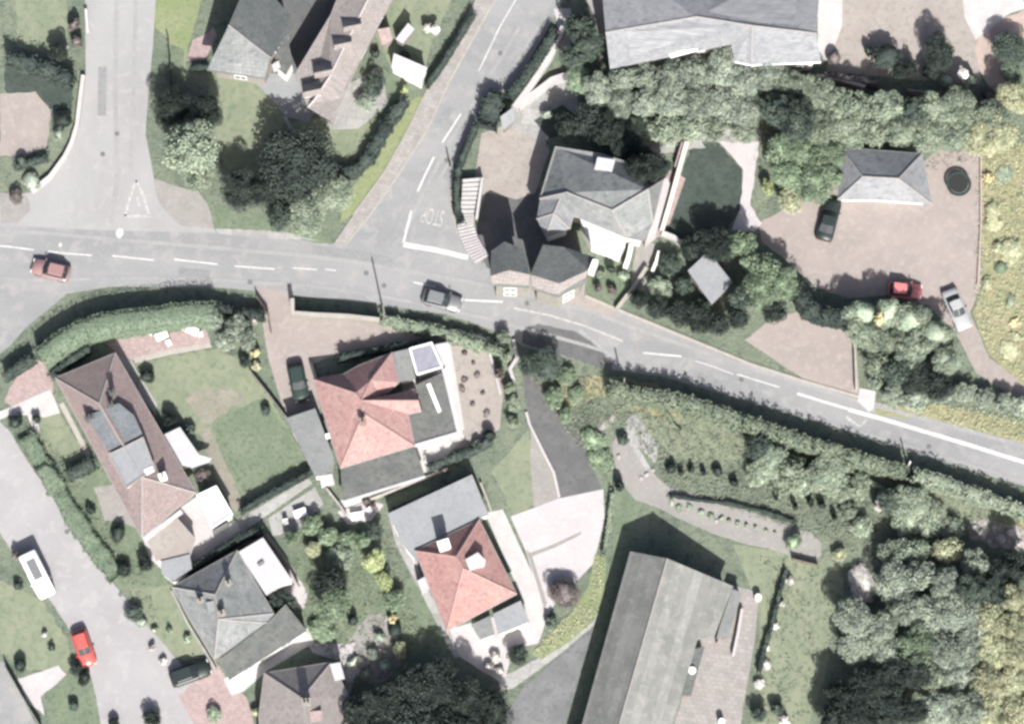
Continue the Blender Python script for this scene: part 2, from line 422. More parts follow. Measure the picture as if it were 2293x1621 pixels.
def roof_on(root, V, faces, m, wall='render_white', name='roof', thick=0.16, over=0.52, ridge=None, trim=None,
            base=0.0, windows=True, wallname='wall', door=False, walls=True):
    off = Vector(root.location)
    keys = list(V)
    co = {k: P(*V[k]) for k in keys}
    bm = bmesh.new()
    bv = {k: bm.verts.new(co[k]) for k in keys}
    for f in faces:
        bm.faces.new([bv[k] for k in f])
    bmesh.ops.recalc_face_normals(bm, faces=bm.faces)
    bm.normal_update()
    for f in bm.faces:
        if f.normal.z < 0: f.normal_flip()
    # ridge and hip lines
    ridges = []
    for e in bm.edges:
        if len(e.link_faces) == 2:
            f1, f2 = e.link_faces
            c1, c2 = f1.calc_center_median(), f2.calc_center_median()
            if f1.normal.dot(c2 - c1) < -0.02 * (c2 - c1).length and f1.normal.angle(f2.normal) > 0.12:
                ridges.append((e.verts[0].co.copy(), e.verts[1].co.copy()))
    nxt = {}
    for e in bm.edges:
        if len(e.link_faces) == 1:
            f = e.link_faces[0]
            vs = list(f.verts)
            for i, v in enumerate(vs):
                w = vs[(i + 1) % len(vs)]
                if {v, w} == set(e.verts): nxt[v] = w
    start = next(iter(nxt)); loopv = [start]; cur = nxt[start]
    while cur != start and len(loopv) < 200:
        loopv.append(cur); cur = nxt[cur]
    loop = [v.co.copy() for v in loopv]
    top_faces = list(bm.faces)
    down = {v: bm.verts.new(v.co - Vector((0, 0, thick))) for v in list(bm.verts)}
    for f in top_faces:
        bm.faces.new([down[v] for v in reversed(list(f.verts))])
    for i, v in enumerate(loopv):
        w = loopv[(i + 1) % len(loopv)]
        bm.faces.new((v, down[v], down[w], w))
    uv = bm.loops.layers.uv.new('UVMap')
    for f in bm.faces:
        n = f.normal
        if n.z < 0 and False: pass
        h = Vector((-n.y, n.x, 0))
        if h.length < 0.02: 
            d2 = co[faces[0][1]] - co[faces[0][0]]; h = Vector((d2.x, d2.y, 0))
        h.normalize()
        s = n.cross(h).normalized() if n.length > 0 else Vector((0, 1, 0))
        for l in f.loops:
            l[uv].uv = (l.vert.co.dot(h), l.vert.co.dot(s))
    roof = bm_obj(name, bm, m, root, off)
    if ridge:
        bm = bmesh.new()
        for a, b_ in ridges:
            cyl(bm, a + Vector((0, 0, -0.01)), b_ + Vector((0, 0, -0.01)), 0.11, n=6)
        if len(bm.verts): bm_obj('ridge_tiles', bm, ridge, roof, off)
        else: bm.free()
    if trim:
        bm = bmesh.new()
        for i in range(len(loop)):
            a, b_ = loop[i], loop[(i + 1) % len(loop)]
            if abs(a.z - b_.z) < 0.4 and (b_ - a).length > 0.5:
                cyl(bm, a + Vector((0, 0, -0.05)), b_ + Vector((0, 0, -0.05)), 0.07, n=6)
        if len(bm.verts): bm_obj('gutter', bm, trim, roof, off)
        else: bm.free()
    if not walls: return roof
    # walls
    wl = inset_loop(loop, over)
    bm = bmesh.new()
    hi = [bm.verts.new((p.x, p.y, p.z - thick * 0.5)) for p in wl]
    lo = [bm.verts.new((p.x, p.y, base)) for p in wl]
    n = len(wl)
    for i in range(n):
        bm.faces.new((lo[i], lo[(i + 1) % n], hi[(i + 1) % n], hi[i]))
    bm_obj(wallname, bm, wall, root, off)
    if windows:
        first = True
        for i in range(n):
            a, b_ = wl[i], wl[(i + 1) % n]
            d = Vector((b_.x - a.x, b_.y - a.y, 0)); L_ = d.length
            if L_ < 2.4 or min(a.z, b_.z) - base < 2.0: continue
            d.normalize(); nr = Vector((d.y, -d.x, 0))
            ang = math.atan2(d.y, d.x)
            k = max(1, int(L_ / 3.2))
            for j in range(k):
                c = a + Vector((b_.x - a.x, b_.y - a.y, 0)) * ((j + 0.5) / k)
                if door and first:
                    first = False
                    bm = bmesh.new(); box(bm, (c.x + nr.x * 0.03, c.y + nr.y * 0.03, base + 1.03), (0.9, 0.08, 2.0), ang)
                    dr = bm_obj('door', bm, 'wood_brown', root, off)
                    bm = bmesh.new(); hc = c + d * 0.34 + nr * 0.10
                    box(bm, (hc.x, hc.y, base + 1.03), (0.12, 0.06, 0.04), ang)
                    bm_obj('handle', bm, 'grey_metal', dr, off)
                    continue
                lev = [base + 1.45]
                if min(a.z, b_.z) - base > 4.2: lev.append(base + 3.6)
                for zc in lev:
                    bm = bmesh.new()
                    for (dx, dz, w, h) in ((0, 0.54, 1.3, 0.08), (0, -0.54, 1.3, 0.08), (-0.61, 0, 0.08, 1.0), (0.61, 0, 0.08, 1.0), (0, 0, 0.06, 1.0)):
                        cc = c + d * dx + nr * 0.03
                        box(bm, (cc.x, cc.y, zc + dz), (w, 0.09, h), ang)
                    w_ = bm_obj('window', bm, 'white_plastic', root, off)
                    bm = bmesh.new(); cc = c + nr * 0.012
                    box(bm, (cc.x, cc.y, zc), (1.14, 0.03, 1.0), ang)
                    bm_obj('pane', bm, 'glass_dark', w_, off)
    return roof

def centre(V, h=0):
    xs = [v[0] for v in V.values()]; ys = [v[1] for v in V.values()]
    return P(sum(xs) / len(xs), sum(ys) / len(ys) + 30, h)

def chimney(root, px, py, h, size=(0.9, 0.6), m='brick_wall', hgt=1.3, rz=0.3, pots=2, top=None):
    off = Vector(root.location)
    p = P(px, py, h)
    bm = bmesh.new()
    box(bm, (p.x, p.y, h - hgt / 2), (size[0], size[1], hgt), rz)
    box(bm, (p.x, p.y, h + 0.02), (size[0] + 0.12, size[1] + 0.12, 0.12), rz)
    ch = bm_obj('chimney', bm, m, root, off)
    for k in range(pots):
        d = (k - (pots - 1) / 2) * size[0] * 0.45
        bm = bmesh.new()
        c = Vector((p.x + math.cos(rz) * d, p.y + math.sin(rz) * d, 0))
        cyl(bm, (c.x, c.y, h + 0.05), (c.x, c.y, h + 0.4), 0.13, 0.10, 8)
        bm_obj('chimney_pot', bm, top or 'tile_orange', ch, off)
    return ch

def slab_part(root, name, px, h, t, m, base=None):
    """flat topped block given by its top outline"""
    bm = bmesh.new()
    prism(bm, [tuple(P(x, y, h)[:2]) for x, y in px], h - t if base is None else base, h)
    return bm_obj(name, bm, m, root, Vector(root.location) if root else None)

def flat_roof(root, px, h, m, wall='render_white', name='flat_roof', trim=None, windows=False, base=0.0, wallname='extension_wall', over=0.1):
    V = {i: (p[0], p[1], h) for i, p in enumerate(px)}
    r = roof_on(root, V, [list(range(len(px)))], m, wall, name=name, thick=0.2, over=over, windows=windows, base=base, wallname=wallname)
    if trim:
        off = Vector(root.location)
        bm = bmesh.new()
        ps = [P(x, y, h) for x, y in px]
        for i in range(len(ps)):
            a, b_ = ps[i], ps[(i + 1) % len(ps)]
            c = (a + b_) / 2; d = b_ - a
            box(bm, (c.x, c.y, h + 0.02 + 0.002 * i), (d.length + 0.14, 0.16, 0.16), math.atan2(d.y, d.x))
        bm_obj('parapet', bm, trim, r, off)
    return r

# ------------------------------------------------------------------ foliage
def leaf_mesh(name, cen, nor, size, seed, spread=0.8, aspect=0.75):
    rng = np.random.default_rng(seed)
    n = len(cen)
    nn = nor + rng.normal(0, spread, (n, 3))
    nn /= np.linalg.norm(nn, axis=1)[:, None] + 1e-9
    t = rng.normal(0, 1, (n, 3))
    t -= nn * (t * nn).sum(1)[:, None]
    t /= np.linalg.norm(t, axis=1)[:, None] + 1e-9
    b_ = np.cross(nn, t)
    s = size * rng.uniform(0.55, 1.25, n)[:, None]
    v = np.empty((n, 4, 3))
    v[:, 0] = cen - t * s * 0.6; v[:, 1] = cen - b_ * s * aspect * 0.5
    v[:, 2] = cen + t * s * 0.6; v[:, 3] = cen + b_ * s * aspect * 0.5
    return v.reshape(-1, 3)

def quads_mesh(name, verts, extra=None):
    me = bpy.data.meshes.new(name)
    n = len(verts) // 4
    if extra is not None:
        ev, ef = extra
        allv = np.concatenate([verts, ev]); ef = ef + len(verts)
    else:
        allv = verts; ef = np.zeros((0, 3), int)
    me.vertices.add(len(allv)); me.vertices.foreach_set('co', allv.astype(np.float32).ravel())
    nl = n * 4 + len(ef) * 3
    me.loops.add(nl)
    me.loops.foreach_set('vertex_index', np.concatenate([np.arange(n * 4), ef.ravel()]).astype(np.int32))
    me.polygons.add(n + len(ef))
    me.polygons.foreach_set('loop_start', np.concatenate([np.arange(n) * 4, n * 4 + np.arange(len(ef)) * 3]).astype(np.int32))
    me.polygons.foreach_set('loop_total', np.concatenate([np.full(n, 4), np.full(len(ef), 3)]).astype(np.int32))
    me.update(calc_edges=True)
    return me

def ico_blob(cen, r, seed, lump=0.15):
    bm = bmesh.new()
    bmesh.ops.create_icosphere(bm, subdivisions=2, radius=1.0)
    rnd = random.Random(seed)
    for v in bm.verts: v.co *= 1 + rnd.uniform(-lump, lump)
    bmesh.ops.triangulate(bm, faces=bm.faces)
    bm.verts.index_update()
    ev = np.array([v.co[:] for v in bm.verts]) * np.array(r) + np.array(cen)
    ef = np.array([[v.index for v in f.verts] for f in bm.faces])
    bm.free()
    return ev, ef

def blob_leaves(blobs, per, rng):
    cs, ns = [], []
    for (c, r) in blobs:
        r = np.array(r, float); c = np.array(c, float)
        n = max(20, int(per * (r[0] * r[1] + r[0] * r[2] + r[1] * r[2]) * 4.2))
        d = rng.normal(0, 1, (n, 3))
        d[:, 2] = np.abs(d[:, 2]) * np.where(rng.random(n) < 0.85, 1, -1)
        d /= np.linalg.norm(d, axis=1)[:, None]
        k = rng.uniform(0.72, 1.06, n)[:, None]
        cs.append(c + d * r * k); ns.append(d)
    return np.concatenate(cs), np.concatenate(ns)

CROWN = {}
def crown_variant(kind, size):
    """unit meshes (radius 1, height 1 above the crown base), cached by kind and leaf-size class"""
    key = (kind, size)
    if key in CROWN: return CROWN[key]
    out = []
    leafs = {'s': 0.26, 'm': 0.088, 'l': 0.055}[size]
    for v in range(5):
        seed = hash((kind, size, v)) % 10007 if False else (len(kind) * 31 + ord(kind[0]) * 7 + ord(size) * 3 + v * 101)
        rng = np.random.default_rng(seed)
        blobs = []
        if kind == 'broad':
            blobs.append(((0, 0, .5), (.84, .84, .38)))
            nb = 17 if size != 's' else 7
            for i in range(nb):
                a = i * 2.39996 + rng.uniform(-.3, .3)
                rr = math.sqrt((i + .5) / nb) * .74
                z = .52 + .22 * (1 - rr * rr) + rng.uniform(-.08, .08)
                s = rng.choice([.16, .2, .26, .34])
                blobs.append(((math.cos(a) * rr, math.sin(a) * rr, z), (s, s, s * .75)))
        elif kind == 'round':
            blobs.append(((0, 0, .42), (.74, .74, .42)))
            for i in range(8):
                a = i * .8 + rng.uniform(-.4, .4); q_ = rng.uniform(.3, .62); w_ = rng.uniform(.24, .44)
                blobs.append(((math.cos(a) * q_, math.sin(a) * q_, rng.uniform(.35, .7)), (w_, w_, w_ * .8)))
        elif kind == 'conifer':
            for i in range(9):
                z = .1 + i * .1
                r = (1 - i / 9.5) * .9
                for j in range(max(1, int(7 * r))):
                    a = j * 6.283 / max(1, int(7 * r)) + i
                    blobs.append(((math.cos(a) * r * .6, math.sin(a) * r * .6, z), (r * .45 + .1, r * .45 + .1, .12)))
        per = {'s': 30, 'm': 190, 'l': 430}[size]
        if kind == 'conifer': per *= .6
        cen, nor = blob_leaves(blobs, per, rng)
        vs = leaf_mesh('x', cen, nor, leafs, seed + 5)
        ev, ef = ico_blob((0, 0, .48), (.66, .66, .34) if kind != 'round' else (.68, .68, .38), seed, .18)
        me = quads_mesh('crown_' + kind, vs, (ev, ef))
        out.append(me)
    CROWN[key] = out
    return out

TREE_N = 0
def tree(px, py, r_px, h, m, label, kind='broad', group=None, name=None, cat=None, flat=1.0):
    """px, py is the crown centre as seen; h is the total height"""
    global TREE_N
    TREE_N += 1
    rnd = random.Random(TREE_N * 13 + 5)
    r = r_px * MPP * (rnd.uniform(1.0, 1.3) if h > 2.7 else rnd.uniform(.85, 1.2))
    h = h * rnd.uniform(.93, 1.08) if h > 2.7 else h
    shrub = h < 2.6
    cb = 0.0 if shrub else h * 0.28
    ch = h - cb
    size = 's' if r < 0.75 else ('m' if r < 1.9 else 'l')
    base_me = crown_variant(kind, size)[(TREE_N * 7) % 5]
    if not shrub: px, py = px + rnd.uniform(-9, 9), py + rnd.uniform(-7, 7)
    top = P(px, py, cb + ch * 0.6)
    loc = (top.x, top.y, 0)
    key = (base_me.name, m)
    if key not in CROWN:
        mm = base_me.copy(); mm.materials.clear(); mm.materials.append(M[m]); CROWN[key] = mm
    me = CROWN[key]
    if shrub:
        o = bpy.data.objects.new(name or 'shrub', me)
        C.objects.link(o)
        o.location = loc
        o.rotation_euler = (0, 0, rnd.uniform(0, 6.28))
        o.scale = (r * rnd.uniform(.85, 1.3), r * rnd.uniform(.75, 1.05) * flat, h * rnd.uniform(.8, 1.05))
        return tag(o, label, cat or 'shrub', group)
    e = empty(name or 'tree', loc, label, cat or 'tree', group)
    o = bpy.data.objects.new('crown', me)
    C.objects.link(o); o.parent = e
    o.location = (0, 0, cb * .9)
    o.rotation_euler = (0, 0, rnd.uniform(0, 6.28))
    o.scale = (r * rnd.uniform(.9, 1.25), r * rnd.uniform(.82, 1.06) * flat, ch)
    bm = bmesh.new()
    tr = 0.05 + 0.03 * h * .5
    cyl(bm, (0, 0, -0.05), (0, 0, h * .55), tr, tr * .5, 8)
    for i in range(4):
        a = i * 1.57 + rnd.uniform(-.4, .4)
        cyl(bm, (0, 0, h * .3), (math.cos(a) * r * .5, math.sin(a) * r * .5, h * .62), tr * .45, tr * .15, 6)
    bm_obj('trunk', bm, 'bark', e)
    return e

TENS = ['seventeenth', 'eighteenth', 'nineteenth', 'twentieth', 'twenty-first', 'twenty-second', 'twenty-third', 'twenty-fourth', 'twenty-fifth', 'twenty-sixth']
ORD = ['first', 'second', 'third', 'fourth', 'fifth', 'sixth', 'seventh', 'eighth', 'ninth', 'tenth', 'eleventh', 'twelfth', 'thirteenth', 'fourteenth', 'fifteenth', 'sixteenth'] + TENS
def row(items, h, m, adj, place, side='', kind='broad', group=None, noun='tree', name=None):
    """items in order; the label is ordinal + adjective + noun + place"""
    for i, it in enumerate(items):
        hh = it[3] if len(it) > 3 and it[3] else h
        mm = it[4] if len(it) > 4 else m
        lab = '%s %s %s' % (ORD[i], (adj + ' ' + noun if noun not in adj.split() else adj), place)
        tree(it[0], it[1], it[2], hh, mm, lab, kind, group, {'bush': 'shrub', 'plant': 'garden_plant'}.get(noun, noun), noun)

def hedge(px, w, h, m, label, leafsize=0.2, dens=34, name='hedge', cat='hedge', wob=0.08, top=True):
    rnd = random.Random(len(px) * 11 + int(px[0][0]))
    rng = np.random.default_rng(int(px[0][0]) + 3)
    ps = [Vector(P(x, y, h)[:2]) for x, y in px]
    # resample
    q_ = []
    for i in range(len(ps) - 1):
        k = max(1, int((ps[i + 1] - ps[i]).length / 0.5))
        for j in range(k): q_.append(ps[i].lerp(ps[i + 1], j / k))
    q_.append(ps[-1])
    root = q_[0].copy()
    cen, nor = [], []
    core_v, core_f = [], []
    for i, p in enumerate(q_):
        d = (q_[min(i + 1, len(q_) - 1)] - q_[max(i - 1, 0)]).normalized()
        n = Vector((-d.y, d.x))
        ww = w / 2 * (1 + rnd.uniform(-1, 1) * wob * 1.4); hh = h * (1 + rnd.uniform(-1, 1) * wob)
        b0 = len(core_v)
        for (s, z) in ((-.86, 0), (-.86, hh * .84), (-.6, hh * .93), (.6, hh * .93), (.86, hh * .84), (.86, 0)):
            core_v.append((p.x + n.x * ww * s - root.x, p.y + n.y * ww * s - root.y, z))
        if i:
            a0 = b0 - 6
            for j in range(5):
                core_f += [(a0 + j, b0 + j, b0 + j + 1), (a0 + j, b0 + j + 1, a0 + j + 1)]
        if i == 0 or i == len(q_) - 1:
            core_f += [(b0, b0 + 1, b0 + 5), (b0 + 1, b0 + 4, b0 + 5), (b0 + 1, b0 + 2, b0 + 4), (b0 + 2, b0 + 3, b0 + 4)]
        nl = max(4, int(dens * 0.5 * (w + 2 * h)))
        for _ in range(nl):
            t = rnd.uniform(-.28, .28)
            u = rnd.random() * (w + 2 * h)
            if u < w:
                s = (u / w * 2 - 1); z = hh * rnd.uniform(.88, 1.03); nv = (0, 0, 1)
                off = s * ww
            else:
                sg = 1 if rnd.random() < .5 else -1
                off = sg * ww * rnd.uniform(.86, 1.04); z = rnd.random() * hh; nv = (n.x * sg, n.y * sg, .3)
            cen.append((p.x + n.x * off + d.x * t - root.x, p.y + n.y * off + d.y * t - root.y, z)); nor.append(nv)
    vs = leaf_mesh('h', np.array(cen), np.array(nor), leafsize, 5, .6)
    me = quads_mesh('hedge', vs, (np.array(core_v), np.array(core_f)))
    o = link(name, me, m)
    o.location = (root.x, root.y, 0)
    return tag(o, label, cat)

def wall(px, w, h, m, label, name='garden_wall', cat='wall', coping=None, base=-0.05):
    bm = bmesh.new()
    c = P(px[0][0], px[0][1], 0)
    if coping:
        root = empty(name, (c.x, c.y, 0), label, cat)
        ribbon(bm, px, w, base, h - 0.08, h)
        bm_obj('wall_body', bm, m, root, root.location)
        bm = bmesh.new(); ribbon(bm, px, w + 0.1, h - 0.08, h, h)
        bm_obj('coping', bm, coping, root, root.location)
        return root
    ribbon(bm, px, w, base, h, h)
    o = bm_obj(name, bm, m, None, (c.x, c.y, 0)); o.location = (c.x, c.y, 0)
    return tag(o, label, cat)

def fence(px, h, m, label, step=1.8):
    c = P(px[0][0], px[0][1], 0)
    root = empty('fence', (c.x, c.y, 0), label, 'fence')
    bm = bmesh.new(); ribbon(bm, px, 0.05, 0.08, h - 0.06, h)
    bm_obj('panel', bm, m, root, root.location)
    ps = [P(x, y, h) for x, y in px]
    for i in range(len(ps) - 1):
        a, b_ = ps[i], ps[i + 1]
        k = max(1, int((b_ - a).length / step))
        for j in range(k + (1 if i == len(ps) - 2 else 0)):
            p = a.lerp(b_, j / k)
            bm = bmesh.new(); box(bm, (p.x, p.y, h / 2 + 0.0), (0.12, 0.12, h + 0.06))
            bm_obj('post', bm, m, root, root.location)
    return root

# ================================================================== GROUND
def ground():
    bm = bmesh.new()
    s = 1500
    f = bm.faces.new([bm.verts.new(p) for p in ((-s, -s, 0), (s, -s, 0), (s, s, 0), (-s, s, 0))])
    tag(bm_obj('ground', bm, 'meadow_grass'), kind='structure')
ground()
# roads
sheet('road', [(-900, 440), (-150, 480), (22, 497), (200, 505), (480, 512), (740, 545), (850, 560), (1090, 590), (1110, 640), (1330, 668), (1500, 745), (1680, 820), (1930, 895), (2100, 925), (2293, 985), (3200, 1230), (3200, 1420), (2293, 1088), (2100, 1030), (1900, 966), (1700, 906), (1480, 842), (1370, 827), (1170, 775), (1140, 752), (1000, 704), (830, 680), (650, 660), (500, 645), (250, 642), (150, 658), (60, 732), (22, 775), (-150, 910), (-900, 1000)], 2, 'asphalt')
sheet('side_road', [(740, 556), (800, 480), (870, 385), (915, 300), (968, 180), (1060, 20), (1400, -600), (1640, -600), (1290, -60), (1235, 50), (1140, 205), (1085, 215), (1060, 280), (1018, 370), (1012, 450), (1028, 520), (1066, 575), (1100, 606)], 3, 'asphalt')
sheet('side_road', [(185, -700), (360, -700), (352, -60), (343, 100), (333, 200), (326, 300), (345, 400), (400, 420), (445, 430), (470, 470), (482, 522), (200, 515), (-150, 495), (-150, 470), (22, 440), (70, 430), (150, 345), (170, 290), (192, 170)], 3, 'asphalt_pale')
sheet('street', [(-900, 700), (-150, 800), (22, 965), (60, 1030), (110, 1100), (200, 1240), (270, 1325), (330, 1400), (400, 1480), (460, 1560), (540, 1640), (900, 2300), (500, 2300), (240, 1700), (215, 1560), (190, 1460), (110, 1340), (30, 1240), (-60, 1100), (-150, 950), (-900, 860)], 4, 'asphalt_street', amp=0.03)
sheet('dark_patch', [(1172, 738), (1205, 726), (1290, 742), (1330, 770), (1372, 812), (1370, 832), (1290, 806), (1190, 776), (1168, 768)], 4, 'asphalt_dark', amp=0.06, step=.4)  # darker area laid over the road surface
# pavements, as raised slabs with a kerb
def pavement(px, m='paving', h=0.1, name='pavement'):
    bm = bmesh.new(); prism(bm, [tuple(P(x, y, h)[:2]) for x, y in px], 0.0, h)
    tag(bm_obj(name, bm, m), kind='structure')
def kerb(px, w=0.14, h=0.11, m='kerb_stone'):
    bm = bmesh.new(); ribbon(bm, px, w, 0.0, h, h)
    tag(bm_obj('kerb', bm, m), kind='structure')
pavement([(1400, -580), (1062, 10), (968, 180), (915, 290), (862, 385), (792, 480), (748, 545), (770, 548), (820, 490), (885, 400), (955, 290), (1003, 185), (1096, 20), (1440, -580)])
kerb([(1442, -580), (1098, 18), (1005, 185), (957, 290), (887, 400), (822, 490), (772, 549)])
kerb([(1398, -580), (1060, 12), (966, 181), (913, 291), (860, 386), (790, 481)], w=0.10)
kerb([(1310, 662), (1380, 692), (1500, 741), (1680, 815), (1800, 853), (1922, 888)], w=0.3, h=0.12)
kerb([(1238, 40), (1190, 125), (1142, 203)], w=0.14)
kerb([(1016, 372), (1008, 450), (1024, 522), (1064, 578)], w=0.10)
pavement([(1925, 868), (1962, 876), (1956, 915), (1946, 922), (1920, 898)], 'patio_white', 0.1)
# road markings
Z1, Z2 = 0.034, 0.036
flat_marks('road_marking', [
    ([(-60, 545), (22, 553), (76, 560)], .17), ([(108, 563), (150, 568), (206, 572)], .17), ([(252, 573), (345, 583)], .17),
    ([(390, 581), (487, 592)], .17), ([(525, 596), (615, 603)], .17), ([(655, 600), (710, 604)], .14), ([(728, 603), (752, 606)], .14),
    ([(925, 632), (975, 643)], .16), ([(1040, 672), (1126, 676)], .22), ([(1440, 790), (1482, 794), (1526, 798)], .20),
    ([(1556, 808), (1600, 822), (1642, 838)], .1), ([(1650, 838), (1745, 867)], .14), ([(1785, 881), (1850, 901), (1900, 916)], .28),
    ([(1900, 917), (2000, 945), (2150, 990), (2310, 1040), (2700, 1155)], .42)], Z1, 'paint_white')
flat_marks('road_marking', [([(1150, 690), (1230, 706), (1310, 730), (1395, 764)], .22), ([(1300, 740), (1372, 800)], .06)], Z1, 'paint_worn')
flat_marks('road_marking', [([(1032, 256), (1010, 290), (990, 320)], .2), ([(972, 352), (952, 392), (935, 430)], .2), ([(921, 472), (912, 510), (903, 545)], .24),
    ([(903, 548), (975, 560), (1048, 577)], .55), ([(1190, -60), (1120, 60), (1072, 160)], .12)], Z2 + .002, 'paint_white')
flat_marks('give_way_triangle', [([(305, 404), (292, 440), (280, 484)], .28), ([(305, 404), (322, 440), (334, 482)], .28), ([(278, 484), (336, 484)], .32), ([(307, 440), (312, 462)], .2)], Z2 + .002, 'paint_worn')
flat_marks('direction_arrow', [([(1895, 932), (1905, 942), (1914, 948)], .32), ([(1914, 949), (1926, 954), (1934, 947), (1940, 938)], .2)], Z1, 'paint_worn')
def worn_dot(px, py, r):
    bm = bmesh.new()
    p = P(px, py)
    bmesh.ops.create_circle(bm, cap_ends=True, segments=18, radius=r, matrix=Matrix.Translation((p.x, p.y, Z2 + .003)) @ Matrix.Diagonal((1, 1.4, 1, 1)))
    tag(bm_obj('painted_dot', bm, 'paint_white'), kind='structure')
worn_dot(268, 522, .38); worn_dot(135, 549, .16)
# STOP lettering, to be read by a driver coming down the side road
cu = bpy.data.curves.new('stop_text', 'FONT')
cu.body = 'STOP'; cu.size = 1.0; cu.align_x = 'CENTER'; cu.align_y = 'CENTER'
tmp = bpy.data.objects.new('tmp', cu); C.objects.link(tmp)
bpy.context.view_layer.update()
me = bpy.data.meshes.new_from_object(tmp.evaluated_get(bpy.context.evaluated_depsgraph_get()))
bpy.data.objects.remove(tmp)
st = link('stop_lettering', me, 'paint_worn')
pp = P(969, 484)
st.location = (pp.x, pp.y, Z2 + .002); st.rotation_euler = (0, 0, math.pi - 0.08); st.scale = (0.98, 2.5, 1)
tag(st, kind='structure')

flat_marks('tyre_track', [([(-60, 515), (100, 522), (300, 540), (500, 556), (700, 574), (880, 600), (1100, 640), (1300, 690), (1500, 762), (1700, 830), (1900, 892), (2300, 1000)], .45),
    ([(-60, 620), (100, 628), (300, 622), (500, 628), (700, 640), (880, 668), (1100, 715), (1300, 770), (1500, 832), (1700, 900), (1900, 960), (2300, 1080)], .35),
    ([(1165, 60), (1085, 190), (1000, 330), (950, 430), (905, 520)], .4), ([(1205, 60), (1120, 200), (1040, 300), (985, 400), (960, 470)], .35),
    ([(262, -60), (258, 200), (262, 400), (250, 500)], .5), ([(305, -60), (300, 200), (292, 380)], .45)], 0.0312, 'asphalt_track')
flat_marks('repair_seam', [([(700, 560), (790, 570), (880, 590)], .9), ([(400, 608), (470, 615)], .8), ([(1560, 845), (1610, 862)], .9), ([(230, 150), (228, 260)], .9), ([(1010, 240), (985, 285)], .8)], 0.0325, 'asphalt_repair')
def cover(px, py, r=.32):
    p = P(px, py)
    bm = bmesh.new()
    cyl(bm, (p.x, p.y, 0.0), (p.x, p.y, 0.042), r, n=16)
    tag(bm_obj('manhole_cover', bm, 'iron_cover'), kind='structure')
for x, y in ((230, 346), (262, 300), (560, 632), (860, 640), (1240, 752), (1660, 850), (2080, 1000), (1000, 360), (1120, 120), (820, 612), (150, 1190), (270, 1330), (1180, 680)): cover(x, y, .26)
# driveways, patios, paths
S = sheet
S('driveway', [(1700, 500), (1752, 470), (1830, 432), (1880, 400), (2050, 380), (2100, 335), (2197, 345), (2197, 640), (2172, 700), (2215, 800), (2300, 868), (2300, 905), (2185, 835), (2140, 745), (2080, 685), (1990, 662), (1900, 668), (1830, 645), (1770, 592), (1705, 540)], 3, 'gravel_pink', .06)
S('driveway', [(1668, 762), (1725, 716), (1790, 697), (1888, 720), (1915, 780), (1925, 885), (1800, 850)], 3, 'gravel_pink', .05)
S('driveway', [(1880, -500), (2500, -500), (2420, 0), (2293, 20), (2200, 60), (2195, 190), (2060, 180), (1950, 170), (1850, 160), (1880, 40)], 2, 'gravel_tan', .05)
S('path', [(2180, 92), (2225, 50), (2330, 10), (2400, 60), (2262, 105), (2262, 190), (2230, 222), (2195, 165)], 3, 'earth_orange', .08, smooth=1)
S('paving', [(1828, -300), (1888, -300), (1886, 60), (1858, 130), (1832, 150)], 4, 'patio_white')
S('driveway', [(574, 646), (655, 652), (668, 705), (840, 716), (935, 748), (900, 765), (760, 790), (700, 815), (705, 860), (735, 1000), (640, 935), (600, 800)], 3, 'gravel_pink', .04)
S('gravel_garden', [(955, 750), (1060, 752), (1100, 785), (1128, 860), (1120, 960), (1050, 1000), (1000, 1010), (900, 1000), (900, 760)], 4, 'gravel_tan', .05)
S('terrace', [(925, 985), (1032, 958), (1040, 980), (1012, 1008), (985, 1045), (952, 1068)], 5, 'patio_white')
S('terrace', [(985, 765), (1008, 765), (1040, 960), (1022, 975)], 5, 'patio_white')
S('path', [(755, 1122), (955, 1058), (960, 1072), (800, 1128), (762, 1140)], 5, 'patio_white')
S('driveway', [(1163, 795), (1188, 800), (1205, 850), (1255, 910), (1292, 970), (1348, 1098), (1252, 1118), (1240, 1060), (1210, 1005), (1183, 930)], 3, 'asphalt_dark', .04)
S('planting_bed', [(1188, 950), (1212, 1003), (1240, 1058), (1252, 1115), (1196, 1135), (1188, 1040)], 4, 'gravel_grey', .04)
S('lawn', [(1100, 1052), (1140, 1010), (1182, 960), (1200, 1060), (1205, 1125), (1150, 1152)], 3, 'lawn_pale', .13, .4)
S('driveway', [(1143, 1156), (1250, 1116), (1351, 1095), (1354, 1160), (1342, 1212), (1328, 1262), (1292, 1300), (1245, 1345), (1222, 1392), (1180, 1240)], 5, 'patio_pale')
S('path', [(1086, 1148), (1126, 1140), (1165, 1225), (1204, 1310), (1230, 1385), (1215, 1405), (1196, 1420), (1165, 1330)], 5, 'patio_white')
S('terrace', [(1005, 1408), (1180, 1360), (1225, 1385), (1205, 1440), (1150, 1452), (1128, 1530), (1085, 1505), (1030, 1470)], 4, 'patio_pale', .03)
S('path', [(870, 1150), (905, 1210), (950, 1300), (1005, 1412), (1030, 1470), (1018, 1472), (985, 1410), (935, 1310), (885, 1215)], 5, 'concrete')
S('paving', [(865, 1145), (905, 1150), (930, 1225), (960, 1330), (930, 1310), (890, 1225)], 4, 'felt_mid')
S('lawn', [(920, 1290), (960, 1330), (1000, 1420), (1030, 1500), (980, 1510), (930, 1420), (890, 1330)], 3, 'lawn_green', .13, .4)
S('seam', [(1186, 1238), (1240, 1218), (1300, 1190), (1302, 1196), (1242, 1226), (1190, 1246)], 6, 'gravel_grey')
S('seam', [(1178, 1230), (1190, 1240), (1225, 1350), (1218, 1362), (1200, 1300)], 7, 'gravel_grey')
